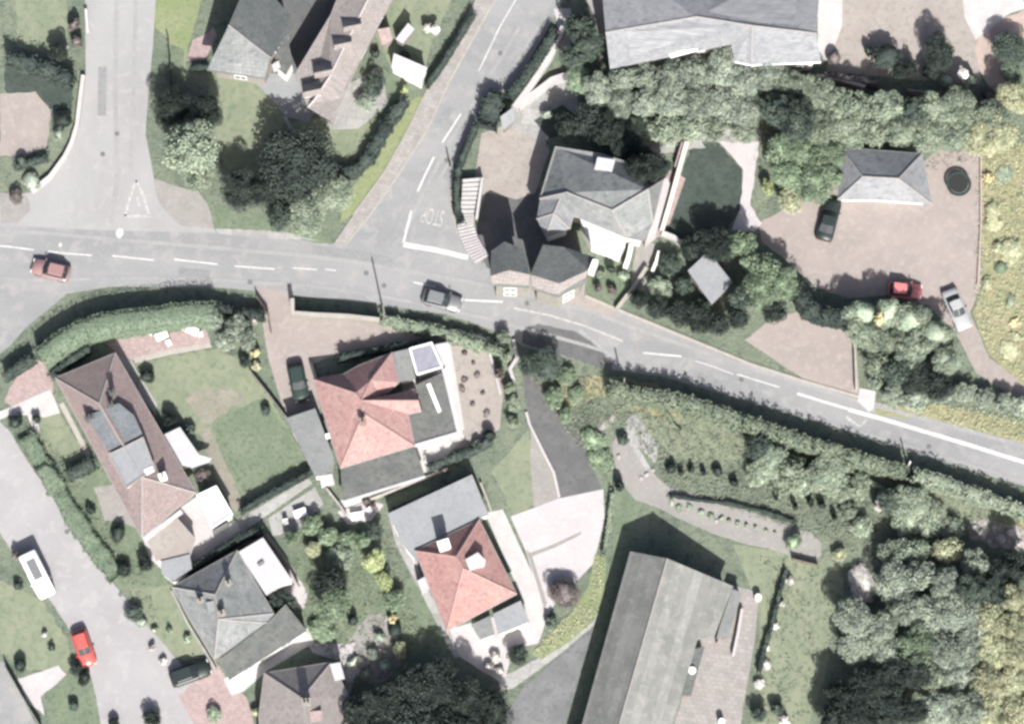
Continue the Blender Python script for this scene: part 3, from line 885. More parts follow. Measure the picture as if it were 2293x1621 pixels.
S('verge', [(1332, 1240), (1358, 1248), (1352, 1330), (1330, 1390), (1270, 1440), (1215, 1475), (1190, 1465), (1215, 1435), (1280, 1370), (1318, 1310)], 5, 'lawn_lime', .05)
S('path', [(1340, 1370), (1330, 1400), (1240, 1475), (1150, 1540), (1120, 1545), (1115, 1520), (1210, 1470), (1280, 1425)], 4, 'concrete', .05)
S('yard', [(1330, 1402), (1300, 1500), (1262, 1640), (1262, 1900), (1120, 1900), (1130, 1600), (1170, 1540)], 3, 'dark_patch', .05)
S('verge', [(1345, 1100), (1375, 1100), (1372, 1240), (1340, 1400), (1310, 1500), (1295, 1640), (1330, 1640), (1400, 1235), (1440, 1120), (1370, 1030)], 2, 'lawn_green', .06)
# paths and yards around the barn and meadow
S('path', [(1372, 985), (1398, 960), (1440, 1020), (1480, 1085), (1560, 1110), (1650, 1135), (1760, 1175), (1840, 1200), (1835, 1262), (1790, 1245), (1640, 1210), (1560, 1180), (1460, 1130), (1410, 1115), (1372, 1030)], 4, 'gravel_grey', .08, smooth=1)
S('path', [(1400, 975), (1412, 972), (1455, 1045), (1448, 1056)], 5, 'concrete')
S('track', [(1338, 960), (1372, 930), (1384, 936), (1345, 968)], 5, 'stone_pale', .05)
S('bare_ground', [(1400, 930), (1450, 925), (1480, 980), (1470, 1050), (1440, 1010), (1405, 975)], 2, 'concrete', .2, .8, 1)
S('meadow', [(1380, 880), (1560, 915), (1700, 975), (1690, 1010), (1640, 1040), (1560, 1030), (1500, 1020), (1440, 950)], 3, 'lawn_pale', .3, 1.0, 1)
S('meadow', [(1800, 1000), (2100, 1085), (2293, 1150), (2280, 1180), (2120, 1150), (2040, 1090), (1900, 1080)], 3, 'lawn_pale', .3, 1.0, 1)
S('meadow', [(1230, 850), (1360, 840), (1500, 870), (1530, 940), (1480, 950), (1370, 880), (1260, 930)], 3, 'dry_grass', .3, 1.2, 1)
S('yard', [(1600, 1420), (1640, 1310), (1700, 1325), (1690, 1430), (1655, 1640), (1640, 1900), (1440, 1900), (1510, 1621), (1565, 1430)], 3, 'terrace_stone', .04)
S('field', [(1640, 1215), (1820, 1245), (1880, 1260), (1890, 1330), (1860, 1420), (1850, 1500), (1810, 1640), (1780, 1900), (1660, 1900), (1700, 1400), (1690, 1330)], 2, 'lawn_pale', .2, 1.0)
S('field', [(2205, 1120), (2300, 1130), (2500, 1180), (2500, 1240), (2293, 1195), (2210, 1150)], 2, 'dry_grass', .15, 1.0)
S('rubble', [(2168, 1168), (2210, 1160), (2300, 1185), (2320, 1240), (2230, 1225), (2170, 1205)], 3, 'stone_pale', .15, .5)
S('verge', [(2195, 330), (2600, 300), (2600, 900), (2300, 870), (2215, 795), (2180, 700), (2200, 640)], 2, 'dry_grass', .15, .8)
S('verge', [(1960, 915), (2100, 905), (2300, 950), (2300, 1000), (2100, 942), (1960, 930)], 3, 'dry_grass', .1, .6)
# top left and top centre gardens
S('lawn', [(30, -50), (150, -50), (152, 110), (110, 125), (40, 105)], 2, 'lawn_pale', .13, .4)
S('lawn', [(10, 150), (80, 170), (168, 185), (160, 250), (40, 240), (10, 200)], 2, 'lawn_dark', .13, .4)
S('bare_ground', [(0, 210), (80, 205), (115, 250), (105, 330), (60, 350), (0, 350)], 3, 'gravel_pink', .1)
S('verge', [(0, 430), (60, 440), (70, 470), (40, 500), (0, 500)], 4, 'gravel_grey', .1)
S('verge', [(352, -60), (470, -60), (420, 110), (412, 200), (385, 200), (378, 90), (345, 60)], 4, 'lawn_lime', .06)
S('verge', [(380, 100), (412, 110), (412, 230), (384, 220)], 5, 'lawn_green', .03)
S('patio', [(432, 90), (466, 75), (478, 60), (486, 80), (460, 135), (418, 138)], 5, 'patio_red')
S('lawn', [(465, 160), (600, 165), (648, 230), (650, 262), (610, 320), (580, 392), (520, 405), (488, 320), (470, 230)], 3, 'lawn_pale', .13, .4)
S('lawn', [(640, 280), (700, 265), (850, 270), (830, 330), (780, 372), (720, 360), (660, 300)], 3, 'lawn_pale', .13, .4)
S('lawn', [(838, 130), (900, 200), (890, 240), (850, 240), (845, 180)], 3, 'lawn_green', .13, .4)
S('yard', [(575, 190), (605, 165), (660, 165), (706, 250), (690, 275), (640, 262), (600, 215)], 4, 'felt_pale', .04)
S('patio', [(705, 250), (760, 200), (850, 150), (870, 235), (800, 290), (740, 290)], 4, 'concrete', .05)
S('verge', [(918, 225), (950, 215), (900, 330), (850, 400), (790, 480), (760, 500), (770, 440), (830, 370)], 3, 'lawn_lime', .08)
S('verge', [(470, 455), (560, 480), (640, 500), (740, 530), (742, 548), (480, 515)], 4, 'lawn_green', .1)
S('garden', [(860, -60), (1040, -60), (965, 100), (945, 190), (880, 160), (840, 80)], 2, 'lawn_pale', .05)
# corner house grounds
S('yard', [(1062, 420), (1205, 420), (1250, 460), (1300, 560), (1200, 600), (1090, 600), (1060, 530)], 3, 'asphalt_dark', .03)  # dark colour stands in for the cottages' shadow on this court
S('patio', [(1078, 300), (1130, 280), (1217, 322), (1232, 335), (1198, 432), (1157, 447), (1088, 430), (1072, 480), (1064, 540), (1056, 500), (1060, 420)], 4, 'gravel_tan', .02)
S('path', [(1120, 275), (1150, 240), (1225, 180), (1280, 160), (1290, 200), (1300, 260), (1240, 300), (1215, 325), (1130, 282)], 3, 'concrete', .05)
S('garden', [(1195, 270), (1260, 235), (1290, 260), (1290, 300), (1230, 310)], 4, 'lawn_dark', .05)
S('lawn', [(1548, 322), (1608, 322), (1664, 380), (1662, 460), (1625, 520), (1560, 560), (1490, 520)], 3, 'lawn_dark', .13, .4)
S('path', [(1600, 300), (1670, 300), (1700, 320), (1690, 400), (1680, 460), (1705, 500), (1690, 520), (1640, 515), (1658, 470), (1664, 380), (1610, 318), (1540, 318)], 4, 'patio_pale', .08)
S('path', [(1500, 380), (1535, 400), (1500, 500), (1478, 530), (1440, 545), (1470, 420)], 4, 'patio_red')
S('path', [(1425, 545), (1470, 545), (1440, 620), (1480, 640), (1500, 660), (1410, 650)], 4, 'gravel_grey', .06)
S('garden', [(1330, 590), (1400, 580), (1410, 640), (1385, 692), (1310, 660)], 3, 'lawn_green', .08)
S('forecourt', [(1098, 622), (1140, 607), (1188, 618), (1252, 640), (1310, 612), (1310, 664), (1378, 694), (1378, 712), (1200, 668)], 4, 'gravel_tan', .03)
S('bare_ground', [(1380, 250), (1480, 300), (1560, 300), (1580, 330), (1490, 345), (1420, 320)], 3, 'concrete', .12)
# south west gardens
S('patio', [(22, 870), (60, 800), (100, 812), (120, 850), (118, 880), (30, 912), (10, 900)], 3, 'patio_red', .04)
S('path', [(-60, 945), (22, 912), (112, 872), (122, 892), (135, 925), (100, 935), (75, 930), (22, 930), (-60, 965)], 4, 'patio_white')
S('path', [(60, 925), (78, 925), (90, 965), (76, 972)], 6, 'patio_white')
S('lawn', [(88, 935), (135, 925), (192, 1020), (160, 1030), (105, 1015), (85, 970)], 3, 'lawn_pale', .13, .4)
S('path', [(132, 905), (142, 900), (204, 1018), (194, 1024)], 6, 'kerb_stone')
S('patio', [(230, 762), (330, 745), (455, 720), (472, 768), (300, 808), (268, 798)], 4, 'patio_red', .03)
S('path', [(300, 802), (378, 783), (470, 768), (475, 778), (380, 795), (302, 814)], 5, 'kerb_stone')
S('path', [(262, 795), (296, 808), (318, 850), (352, 905), (350, 930), (322, 895), (275, 820)], 5, 'concrete')
S('lawn', [(300, 815), (480, 780), (560, 810), (610, 900), (640, 950), (694, 1055), (560, 1120), (520, 1080), (470, 1000), (400, 930), (350, 910)], 3, 'lawn_pale', .13, .4)
S('lawn', [(470, 940), (590, 890), (640, 960), (692, 1045), (545, 1105), (500, 1040)], 4, 'lawn_green', .13, .4)
S('bare_ground', [(410, 880), (520, 870), (560, 890), (480, 930), (470, 960), (430, 920)], 4, 'bare_earth', .2, .5, 1)
S('path', [(445, 960), (470, 960), (530, 1090), (545, 1130), (525, 1150), (490, 1080)], 5, 'bare_earth', .06)
S('path', [(530, 1165), (690, 1070), (700, 1082), (560, 1180), (430, 1262), (420, 1250)], 5, 'concrete')
S('patio', [(320, 1205), (400, 1140), (442, 1110), (490, 1188), (528, 1165), (538, 1186), (430, 1262), (380, 1290), (335, 1250)], 6, 'patio_pale')
S('patio', [(600, 1160), (705, 1090), (725, 1130), (660, 1190), (610, 1200)], 4, 'concrete', .06)
S('patio', [(755, 1145), (830, 1120), (860, 1130), (830, 1165), (780, 1175)], 4, 'patio_pale', .05)
S('patio', [(630, 1290), (660, 1280), (690, 1330), (680, 1365), (640, 1350)], 5, 'patio_pale', .05)
S('path', [(590, 1195), (600, 1195), (650, 1260), (672, 1300), (662, 1304)], 5, 'kerb_stone', .02)
S('lawn', [(640, 1200), (760, 1180), (850, 1230), (900, 1340), (950, 1440), (960, 1500), (860, 1560), (770, 1500), (700, 1440), (660, 1330)], 3, 'lawn_green', .15)
S('bare_ground', [(810, 1380), (870, 1370), (880, 1440), (900, 1500), (820, 1540), (770, 1460)], 4, 'gravel_grey', .2, .5, 1)
S('patio', [(690, 1440), (790, 1440), (800, 1500), (780, 1560), (760, 1480), (700, 1460)], 5, 'patio_pale', .06)
S('path', [(500, 1520), (690, 1405), (704, 1438), (600, 1500), (545, 1548), (518, 1556)], 6, 'patio_white')
S('driveway', [(400, 1560), (480, 1478), (515, 1530), (552, 1560), (575, 1640), (560, 1900), (480, 1700)], 5, 'patio_red', .05)
S('lawn', [(280, 1300), (385, 1310), (480, 1480), (440, 1480), (380, 1470), (330, 1400)], 3, 'lawn_pale', .13, .4)
S('lawn', [(90, 1060), (230, 1040), (320, 1200), (380, 1310), (270, 1320), (200, 1230)], 3, 'lawn_green', .13, .4)
S('bare_ground', [(210, 1090), (290, 1080), (320, 1190), (280, 1170), (235, 1165)], 4, 'gravel_grey', .08)
S('lawn', [(-60, 1270), (90, 1340), (150, 1430), (160, 1500), (60, 1500), (-60, 1420)], 3, 'lawn_pale', .13, .4)
S('lawn', [(100, 1530), (190, 1500), (220, 1560), (230, 1640), (120, 1620)], 3, 'lawn_green', .13, .4)
S('patio', [(40, 1520), (130, 1490), (150, 1510), (90, 1560), (100, 1600), (60, 1570)], 4, 'patio_pale', .06)
S('yard', [(-200, 1480), (10, 1480), (90, 1640), (90, 1900), (-200, 1900)], 3, 'asphalt', .0)

S('paving', [(2135, -200), (2420, -200), (2300, 20), (2262, 30), (2185, 90), (2160, 40)], 5, 'patio_white')
S('paving', [(1240, 20), (1278, 20), (1285, 60), (1275, 130), (1258, 130), (1250, 70)], 5, 'patio_pale', .05)
S('paving', [(1300, -100), (1356, -100), (1360, 90), (1322, 60)], 4, 'gravel_tan', .05)
S('yard', [(560, -200), (900, -200), (800, -60), (741, 34), (662, 165), (600, 165), (615, 60)], 4, 'asphalt_dark', .05)  # dark surface paints in the house shadow over this court
S('verge', [(345, 400), (400, 420), (445, 430), (470, 470), (480, 512), (400, 505), (352, 450)], 6, 'gravel_grey', .1)
S('verge', [(480, 512), (560, 515), (640, 520), (720, 540), (600, 534), (490, 524)], 6, 'concrete', .06)
S('bare_ground', [(1350, 300), (1440, 330), (1530, 290), (1700, 290), (1700, 320), (1540, 316), (1480, 345), (1400, 335)], 4, 'concrete', .12)
# ================================================================== BUILDINGS
# pink cross-hipped bungalow
V = dict(a=(701, 849, 2.7), b=(768, 838, 2.7), c=(804, 818, 2.7), d=(877, 790, 2.7), ap=(830, 852, 4.6), e=(893, 856, 2.7), f=(857, 890, 2.7),
         g=(929, 871, 2.7), q=(937, 897, 3.8), h=(944, 921, 2.7), i=(915, 927, 2.7), j=(928, 998, 2.7), k=(762, 1048, 2.7), s=(814, 926, 5.2), Cc=(808, 897, 5.2), r=(796, 880, 5.1))
root = empty('bungalow', centre(V), 'bungalow with a pink tiled cross-hipped roof, grey flat-roofed wings and a pale gravel drive', 'house')
roof_on(root, V, [('a', 'r', 'Cc', 's', 'k'), ('a', 'b', 'r'), ('b', 'c', 'ap', 'Cc', 'r'), ('c', 'd', 'ap'), ('d', 'e', 'f', 'Cc', 'ap'), ('f', 'g', 'q', 'Cc'), ('q', 'h', 'i', 'Cc'), ('i', 'j', 's', 'Cc'), ('j', 'k', 's')], 'tile_pink', ridge='ridge_pink', trim='ridge_light', door=True)
flat_roof(root, [(931, 862), (990, 834), (1023, 966), (928, 994), (917, 926), (946, 921)], 2.45, 'felt_grey', trim=None, windows=True)
slab_part(root, 'parapet', [(989, 826), (997, 824), (1031, 963), (1023, 967)], 2.62, .3, 'roof_white')
slab_part(root, 'parapet', [(928, 994), (1023, 966), (1024, 973), (929, 1001)], 2.60, .3, 'roof_white')
slab_part(root, 'skylight', [(955, 861), (963, 857), (988, 920), (981, 924)], 2.6, .2, 'white_plastic')
flat_roof(root, [(879, 789), (918, 780), (931, 848), (894, 855)], 2.3, 'felt_mid', windows=False)
flat_roof(root, [(918, 781), (966, 768), (990, 822), (934, 838)], 2.75, 'glass_blue', wall='white_plastic', name='glass_roof', trim='white_plastic', windows=False)
flat_roof(root, [(971, 772), (1003, 766), (1012, 822), (991, 826)], 2.2, 'roof_white', windows=False)
flat_roof(root, [(762, 1049), (928, 999), (951, 1064), (768, 1121)], 2.5, 'felt_grey', windows=True)
slab_part(root, 'parapet', [(767, 1121), (951, 1064), (953, 1069), (768, 1127)], 2.56, .3, 'roof_white')
flat_roof(root, [(641, 936), (706, 914), (748, 1024), (744, 1056), (706, 1068)], 2.4, 'felt_mid', windows=True)
slab_part(root, 'skylight', [(728, 972), (738, 969), (741, 980), (731, 983)], 2.56, .2, 'white_plastic')
slab_part(root, 'porch', [(714, 1066), (744, 1060), (748, 1078), (719, 1086)], 1.9, 1.9, 'roof_white')
chimney(root, 812, 942, 5.9, (0.6, 0.6), rz=.3, pots=1, top='dark_metal')
slab_part(root, 'boundary_step', [(692, 812), (699, 810), (716, 866), (710, 868)], 0.6, .6, 'kerb_stone')

# brown long bungalow
V = dict(A=(124, 846, 2.6), B=(258, 790, 2.6), R1=(222, 903, 4.9), R2=(318, 1068, 4.9), SE=(439, 1103, 2.6), SW=(318, 1204, 2.6))
root = empty('bungalow', centre(V), 'long brown-roofed bungalow beside the street, with a glazed box dormer and red hipped south end', 'house')
roof_on(root, V, [('A', 'B', 'R1'), ('B', 'SE', 'R2', 'R1'), ('SE', 'SW', 'R2'), ('SW', 'A', 'R1', 'R2')], 'tile_brown', ridge='ridge_light', trim='ridge_light', door=True)
flat_roof(root, [(193, 932), (266, 902), (300, 930), (320, 974), (243, 1012)], 4.7, 'glass_grey', wall='render_cream', name='dormer_roof', windows=False, base=2.6, wallname='dormer_wall')
flat_roof(root, [(244, 1018), (320, 980), (346, 1048), (283, 1092)], 4.95, 'felt_pale', wall='render_cream', name='dormer_roof', trim='ridge_light', windows=False, base=2.6, wallname='dormer_wall')
slab_part(root, 'skylight', [(322, 1052), (340, 1044), (346, 1054), (328, 1064)], 5.05, .15, 'white_plastic')
chimney(root, 364, 1066, 5.0, (0.7, 0.6), 'render_white', rz=.5, pots=1)
chimney(root, 250, 878, 5.6, (0.45, 0.45), 'slate_dark', rz=.5, pots=1, top='dark_metal')
chimney(root, 247, 905, 5.5, (0.45, 0.45), 'slate_dark', rz=.5, pots=1, top='dark_metal')
chimney(root, 200, 934, 4.9, (0.9, 0.5), 'slate_dark', rz=.4, pots=2, top='dark_metal')
flat_roof(root, [(360, 976), (403, 956), (446, 1018), (421, 1040), (400, 1046), (388, 1010)], 2.2, 'roof_white', wall='white_plastic', name='conservatory_roof', windows=False, wallname='conservatory_wall')
slab_part(root, 'canopy', [(446, 1018), (474, 1026), (470, 1034), (428, 1048), (421, 1040)], 1.9, .15, 'roof_white')
flat_roof(root, [(328, 1206), (398, 1160), (437, 1204), (426, 1240), (350, 1256), (338, 1232)], 2.1, 'gravel_tan', wall='render_white', name='garage_roof', windows=False)
flat_roof(root, [(360, 1256), (425, 1240), (430, 1272), (386, 1302), (362, 1284)], 2.3, 'felt_pale', wall='render_white', name='porch_roof', windows=False)

slab_part(root, 'parapet', [(318, 1204), (404, 1140), (410, 1148), (324, 1214)], 2.3, .3, 'roof_white')
root = empty('garage', P(480, 1140), 'detached white flat-roofed garage at the corner of the brown bungalow', 'garage')
flat_roof(root, [(442, 1109), (484, 1089), (520, 1152), (476, 1181)], 2.6, 'roof_white', windows=False, trim='white_plastic')
bm = bmesh.new(); prism(bm, [tuple(P(x, y, 0)[:2]) for x, y in ((478, 1196), (512, 1176), (513, 1180), (480, 1200))], 0, 2.0)
bm_obj('garage_door', bm, 'grey_metal', root, root.location)

# grey hipped house south west
V = dict(NW=(384, 1314, 2.8), N=(531, 1232, 2.8), E=(613, 1373, 2.8), S1=(599, 1394, 2.8), SW=(480, 1476, 2.8), a=(482, 1331, 4.9), b=(489, 1386, 5.0))
root = empty('bungalow', centre(V), 'grey slate hipped bungalow with a white flat-roofed extension and black car on its drive', 'house')
roof_on(root, V, [('NW', 'N', 'a'), ('N', 'E', 'b', 'a'), ('E', 'S1', 'b'), ('S1', 'SW', 'b'), ('SW', 'NW', 'a', 'b')], 'slate_grey', ridge='ridge_light', trim='ridge_light', door=True)
V = dict(a=(488, 1477, 2.9), b=(599, 1393, 2.95), c=(640, 1352, 2.95), d=(687, 1412, 2.6), e=(514, 1522, 2.6))
roof_on(root, V, [('a', 'b', 'c', 'd', 'e')], 'felt_grey', name='lean_to_roof', wallname='extension_wall', over=.12)
flat_roof(root, [(533, 1236), (589, 1203), (655, 1300), (628, 1312), (596, 1332)], 2.75, 'roof_white', windows=False)
slab_part(root, 'vent', [(576, 1262), (588, 1254), (592, 1260), (580, 1268)], 3.0, .25, 'grey_metal')
chimney(root, 496, 1372, 5.7, (0.6, 0.45), 'stone_wall', rz=.5, pots=1, top='dark_metal')
chimney(root, 511, 1304, 5.2, (0.5, 0.35), 'stone_wall', rz=.5, pots=1, top='dark_metal')
chimney(root, 448, 1343, 4.9, (0.6, 0.35), 'stone_wall', rz=.5, pots=1, top='dark_metal')
slab_part(root, 'skylight', [(462, 1348), (478, 1344), (482, 1366), (468, 1372)], 4.75, .12, 'felt_pale')

# taupe roofed house at the bottom edge
V = dict(NW=(592, 1506, 2.8), NE=(742, 1482, 2.8), E=(782, 1560, 2.8), SE=(830, 1760, 2.8), SW=(590, 1790, 2.8), W=(580, 1600, 2.8), a=(676, 1562, 5.2), b=(705, 1690, 5.2))
root = empty('bungalow', centre(V), 'taupe tiled hipped house cut by the bottom edge beside the black tree', 'house')
roof_on(root, V, [('NW', 'NE', 'a'), ('NE', 'E', 'SE', 'b', 'a'), ('SE', 'SW', 'b'), ('SW', 'W', 'NW', 'a', 'b')], 'tile_taupe', ridge='ridge_light', trim='ridge_light', door=True)
chimney(root, 686, 1570, 6.2, (0.8, 0.6), 'stone_wall', rz=.2, top='dark_metal')
flat_roof(root, [(738, 1486), (762, 1482), (772, 1518), (750, 1524)], 3.2, 'roof_white', windows=False, name='dormer_roof', wallname='dormer_wall', base=2.0)
flat_roof(root, [(690, 1592), (720, 1590), (722, 1612), (694, 1616)], 5.0, 'patio_red', wall='render_white', windows=False, name='dormer_roof', wallname='dormer_wall', base=3.0)

# orange roofed house
V = dict(NW=(930, 1233, 2.8), N=(1073, 1163, 2.8), E=(1157, 1329, 2.8), S=(1000, 1412, 2.8), a=(1022, 1246, 5.0), b=(1037, 1272, 5.1))
root = empty('bungalow', centre(V), 'orange-red hipped bungalow with a white box dormer and grey flat-roofed north wing', 'house')
roof_on(root, V, [('NW', 'N', 'a'), ('N', 'E', 'b', 'a'), ('E', 'S', 'b'), ('S', 'NW', 'a', 'b')], 'tile_orange', ridge='ridge_pink', trim='ridge_light', door=True)
flat_roof(root, [(868, 1150), (1057, 1062), (1094, 1152), (1074, 1161), (931, 1231), (936, 1262), (900, 1215)], 2.55, 'felt_pale', windows=True, trim=None)
chimney(root, 994, 1219, 5.4, (1.1, 0.9), 'render_white', hgt=2.4, rz=.45, top='white_plastic')
flat_roof(root, [(1042, 1252), (1070, 1236), (1088, 1254), (1086, 1266), (1052, 1278)], 5.1, 'roof_white', windows=False, name='dormer_roof', wallname='dormer_wall', base=3.0)
flat_roof(root, [(1055, 1398), (1098, 1378), (1108, 1420), (1076, 1432)], 2.3, 'felt_mid', windows=False)
flat_roof(root, [(1104, 1374), (1166, 1344), (1186, 1392), (1116, 1420)], 2.4, 'felt_pale', windows=False)
slab_part(root, 'porch', [(934, 1300), (952, 1290), (962, 1312), (944, 1326)], 1.9, 1.9, 'roof_white')

# long barn
V = dict(N=(1411, 1234, 3.2), a=(1494, 1250, 5.6), NE=(1642, 1312, 3.0), E1=(1600, 1424, 3.1), E2=(1562, 1432, 3.65), ES=(1440, 1860, 3.8), aS=(1317, 1860, 5.6), WS=(1236, 1860, 3.2))
root = empty('barn', P(1460, 1420), 'very long grey gabled barn with a paved yard on its east side', 'barn')
roof_on(root, V, [('N', 'a', 'aS', 'WS'), ('a', 'NE', 'E1', 'E2', 'ES', 'aS')], 'sheet_roof', wall='stone_wall', ridge='ridge_light', trim=None, door=True)
slab_part(root, 'verge_board', [(1494, 1246), (1590, 1285), (1588, 1292), (1493, 1254)], 5.0, .1, 'patio_red') if False else None
root = empty('shed', P(1635, 1380), 'narrow brown lean-to shed against the barn end, beside the barn yard', 'shed')
flat_roof(root, [(1640, 1318), (1662, 1326), (1632, 1424), (1604, 1430), (1612, 1400)], 2.0, 'felt_mid', wall='wood_brown', windows=False)
root = empty('shed', P(1575, 1500), 'low dark slate store along the barn east eave, with a white barrel', 'shed')
flat_roof(root, [(1556, 1452), (1578, 1446), (1548, 1556), (1528, 1556)], 1.7, 'slate_dark', wall='wood_brown', windows=False)

# north east house
V = dict(NW=(1882, 330, 2.8), NE=(2064, 345, 2.8), SE=(2086, 456, 2.8), S=(1962, 447, 2.8), SW=(1876, 447, 2.8), a=(1932, 396, 5.0), b=(2012, 400, 5.0))
root = empty('house', centre(V), 'grey slate house with a pale south slope at the top of the wide pink forecourt', 'house')
roof_on(root, V, [('NW', 'NE', 'b', 'a'), ('NE', 'SE', 'b'), ('SE', 'S', 'SW', 'a', 'b'), ('SW', 'NW', 'a')], 'slate_pale', ridge='ridge_light', trim='felt_pale', door=True)

# big pale roofed house at the top edge
V = dict(W0=(1356, 73, 7.0), r1=(1560, 38, 7.3), r2=(1684, 58, 7.3), r3=(1828, 75, 7.0), E1=(1838, 140, 4.8), S3=(1682, 147, 4.8), S2=(1645, 139, 4.8), v=(1637, 100, 5.3), S1=(1366, 155, 4.8), NW=(1340, -110, 4.8), NE=(1842, -110, 4.8))
root = empty('house', P(1600, 60), 'large pale slate house cut by the top edge, with white gable trim', 'house')
roof_on(root, V, [('W0', 'S1', 'v', 'r2', 'r1'), ('v', 'S2', 'S3', 'r2'), ('r2', 'S3', 'E1', 'r3'), ('W0', 'r1', 'r2', 'r3', 'NE', 'NW')], 'slate_pale', ridge='ridge_light', trim='white_plastic', door=True)
slab_part(root, 'skylight', [(1498, 122), (1560, 108), (1563, 113), (1502, 130)], 5.5, .25, 'white_plastic')

# corner house with V-shaped ridge
V = dict(TL=(1244, 329, 4.8), T2=(1345, 345, 4.8), T3=(1400, 362, 4.8), NE=(1486, 402, 4.8), E=(1451, 424, 7.5), mid=(1371, 471, 7.5), W=(1269, 431, 7.5), Wv=(1209, 444, 4.8),
         S1=(1292, 486, 4.8), S2=(1404, 533, 4.8), S3=(1440, 540, 4.8), SE=(1462, 500, 4.8))
root = empty('house', centre(V), 'grey slate house with a V-shaped ridge and white glazed bay, beside the junction', 'house')
roof_on(root, V, [('TL', 'T2', 'T3', 'NE', 'E', 'mid', 'W', 'Wv'), ('W', 'mid', 'S2', 'S1'), ('mid', 'E', 'SE', 'S3', 'S2'), ('Wv', 'W', 'S1'), ('NE', 'SE', 'E')], 'slate_grey', ridge='ridge_light', trim='ridge_light', door=True)
V = dict(a=(1209, 446, 4.6), b=(1262, 432, 4.7), c=(1286, 482, 4.6), d=(1277, 512, 4.6), e=(1222, 531, 4.6), f=(1202, 490, 4.6), t=(1256, 441, 6.0), t2=(1240, 478, 6.0))
roof_on(root, dict(a=V['a'], t=V['t'], t2=V['t2'], f=V['f'], e=V['e'], d=V['d'], c=V['c'], b=V['b']), [('a', 't', 't2', 'f'), ('f', 't2', 'e'), ('e', 't2', 'd'), ('t2', 't', 'c', 'd'), ('a', 'b', 't'), ('b', 'c', 't')], 'slate_pale', name='bay_roof', ridge='ridge_light', wallname='bay_wall', windows=False)
V = dict(a=(1298, 489, 4.4), b=(1404, 533, 4.4), c=(1388, 575, 2.8), d=(1358, 562, 2.8), e=(1324, 550, 2.8))
roof_on(root, V, [('a', 'b', 'c', 'd', 'e')], 'roof_white', name='conservatory_roof', wall='white_plastic', wallname='conservatory_wall', windows=False, over=.06)
V = dict(a=(1338, 352, 6.2), b=(1378, 358, 6.2), c=(1370, 386, 6.2), d=(1322, 412, 5.9))
roof_on(root, V, [('a', 'b', 'c', 'd')], 'roof_white', name='dormer_roof', wallname='dormer_wall', base=4.0, windows=False, over=.05)
slab_part(root, 'flat_roof', [(1452, 422), (1492, 398), (1500, 410), (1470, 520), (1445, 540), (1462, 498)], 3.0, 3.0, 'patio_pale')

# roadside cottages with shade painted into dark north slopes, light into paler south ones
V = dict(a=(1130, 541, 7.1), b=(1171, 558, 7.1), c=(1186, 614, 8.3), c2=(1140, 604, 8.5), d=(1098, 617, 8.3), e=(1100, 562, 7.1), f=(1186, 644, 7.1), g=(1100, 640, 7.1))
root = empty('cottage', P(1140, 640), 'small slate cottage by the road, west of its larger neighbour and the curved white steps', 'house')
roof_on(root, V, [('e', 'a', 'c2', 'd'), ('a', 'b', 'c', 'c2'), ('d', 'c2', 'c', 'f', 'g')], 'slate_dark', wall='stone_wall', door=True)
roof_on(root, dict(d=(1099, 618, 8.34), c2=(1140, 605, 8.54), c=(1185, 615, 8.34), f=(1185, 642, 7.17), g=(1101, 638, 7.17)), [('d', 'c2', 'c', 'f', 'g')], 'tile_taupe', thick=.02, walls=False, name='lit_slope')  # paler tiles paint the sunlit side of the roof
V = dict(a=(1216, 548, 7.1), b=(1262, 553, 7.1), c=(1333, 577, 7.1), d=(1318, 604, 8.3), e=(1252, 634, 8.5), f=(1188, 614, 8.3), g=(1308, 636, 7.1), h=(1250, 666, 7.1), i=(1192, 648, 7.1))
root = empty('cottage', P(1260, 650), 'larger slate cottage by the road, below the white glazed bay', 'house')
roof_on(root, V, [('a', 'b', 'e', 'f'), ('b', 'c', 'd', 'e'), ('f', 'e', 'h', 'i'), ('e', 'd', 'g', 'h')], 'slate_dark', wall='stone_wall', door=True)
roof_on(root, dict(f=(1189, 615, 8.34), e=(1252, 635, 8.54), d=(1317, 605, 8.34), g=(1307, 634, 7.17), h=(1250, 664, 7.17), i=(1193, 646, 7.17)), [('f', 'e', 'h', 'i'), ('e', 'd', 'g', 'h')], 'tile_taupe', thick=.02, walls=False, name='lit_slope')
slab_part(root, 'chimney', [(1328, 580), (1340, 583), (1330, 608), (1318, 604)], 8.3, 2.2, 'render_white')

# terraced house, top centre
V = dict(NW=(790, -90, 4.2), W=(741, 34, 4.2), SW=(660, 168, 4.2), SW2=(690, 240, 4.2), S=(748, 274, 4.2), SE=(763, 230, 4.2), E=(802, 142, 4.2), NE=(925, -90, 4.2), rS=(704, 224, 5.1), rM=(737, 174, 5.3), rN=(868, -90, 5.3))
root = empty('terraced_house', P(740, 150), 'long taupe-roofed house with four gabled dormers in a row, at the top edge', 'house')
roof_on(root, V, [('NW', 'W', 'SW', 'SW2', 'rS', 'rM', 'rN'), ('rN', 'rM', 'rS', 'SW2', 'S', 'SE', 'E', 'NE')], 'tile_taupe', 'stone_wall', ridge='patio_pale', trim='ridge_light', door=True)
for (x, y) in ((789, 48), (768, 88), (724, 150), (700, 193)):
    V = dict(a=(x - 26, y - 4, 5.0), b=(x - 20, y + 26, 5.0), c=(x + 22, y + 20, 5.1), d=(x + 18, y - 12, 5.1), r1=(x - 20, y + 14, 6.1), r2=(x + 20, y + 6, 6.3))
    roof_on(root, V, [('a', 'r1', 'r2', 'd'), ('r1', 'b', 'c', 'r2')], 'tile_taupe', name='dormer_roof', wallname='dormer_wall', base=4.4, windows=False, over=.1, thick=.1)

